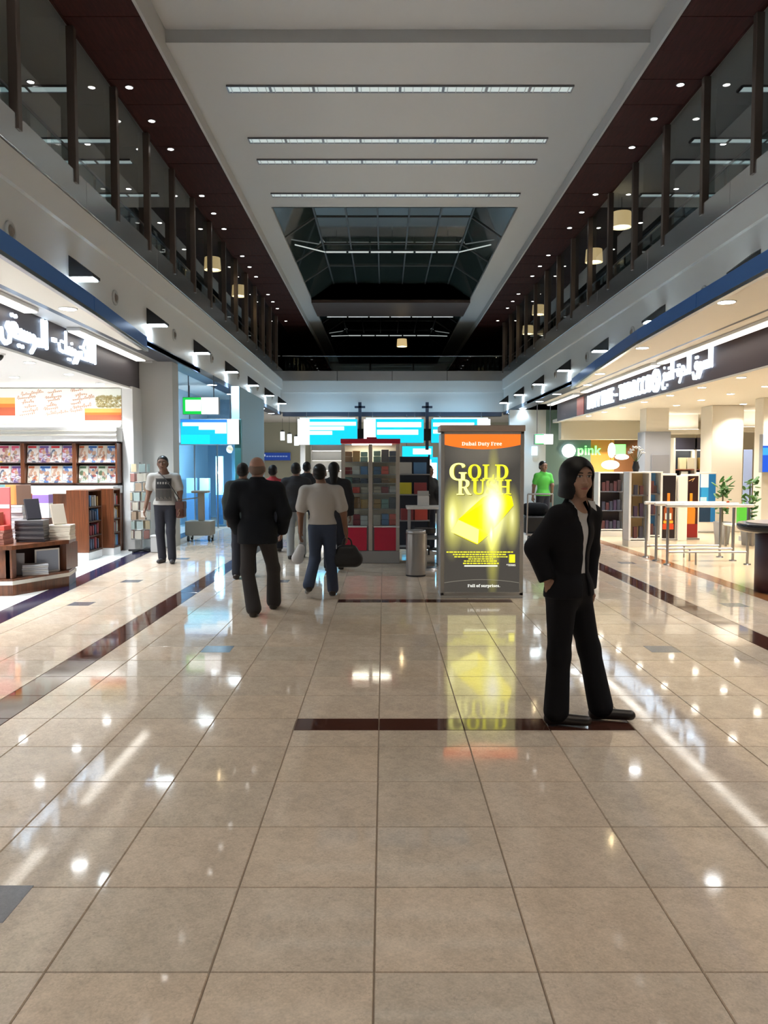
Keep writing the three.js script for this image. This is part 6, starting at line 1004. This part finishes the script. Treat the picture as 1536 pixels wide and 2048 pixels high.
walker(592, 13.6, 0.94, 'man in a dark jacket and grey trousers walking between the two leading men', mat(0.014, 0.014, 0.018, 0.85), mat(0.3, 0.32, 0.33, 0.85), cropped);
walker(486, 11.2, 0.93, 'dark haired person in a dark green top half hidden by the bald man', mat(0.02, 0.03, 0.03, 0.85), denimDark, cropped);
walker(546, 14.6, 0.92, 'person in a red top half hidden behind the bald man', redTee, denimDark, cropped, { sleeve: 0.7 });
walker(668, 12.0, 0.94, 'long haired person in black beside the display tower', mat(0.01, 0.01, 0.013, 0.85), denimDark, longHair);
walker(614, 16.5, 0.96, 'distant person in black behind the grey trousers man', mat(0.012, 0.012, 0.015, 0.85), denimDark, cropped);
walker(1086, 18.6, 0.98, 'man in a bright green T-shirt beside the gold poster box', greenTee, denimDark, cropped, { sleeve: 0.65, face: 0.5, hem: 0.9 });
walker(857, 15.0, 0.92, 'dark haired attendant in black in front of the tall light panel', mat(0.012, 0.014, 0.016, 0.8), denimDark, cropped, { face: 0.9 });
{ // luggage trolley between poster box and woman
  const o = thing('luggage_trolley', 'steel luggage trolley in front of the man in green', 'trolley', [3.12, 0, -16.6]); part(o, 'deck', rb(-0.25, 0.25, 0.16, 0.2, -0.4, 0.3, 0.01), M.steel); part(o, 'handle', join([rod(V(-0.25, 0.18, 0.28), V(-0.25, 1.0, 0.36), 0.016), rod(V(0.25, 0.18, 0.28), V(0.25, 1.0, 0.36), 0.016), rod(V(-0.25, 1.0, 0.36), V(0.25, 1.0, 0.36), 0.018)]), M.steel); for (const [x, z] of [[-0.2, 0.25], [0.2, 0.25], [0, -0.35]]) part(o, 'wheel', new THREE.CylinderGeometry(0.08, 0.08, 0.04, 18).rotateZ(Math.PI / 2).translate(x, 0.081, z), M.black);
  const b = thing('suitcase', 'black suitcase lying on the luggage trolley', 'suitcase', [3.12, 0.2, -16.65]); part(b, 'shell', rb(-0.27, 0.27, 0.0, 0.34, -0.3, 0.2, 0.04), M.black); part(b, 'grip', rod(V(-0.08, 0.36, -0.05), V(0.08, 0.36, -0.05), 0.012), M.steelDark);
  const c = thing('travel_bag', 'dark travel bag on top of the suitcase', 'bag', [3.1, 0.54, -16.7]); part(c, 'body', nets(blend([limb(V(-0.16, 0.13, 0), V(0.16, 0.13, 0), 0.13, 0.13, V(0, 0, 1), 0.8)], 0.05), 0.014), navy); part(c, 'strap', rod(V(-0.12, 0.26, 0), V(0.12, 0.26, 0), 0.012), M.black);
}

for (const o of scene.children) o.traverse((q) => { if (q.isMesh) q.castShadow = q.receiveShadow = true; });
renderer.render(scene, camera);
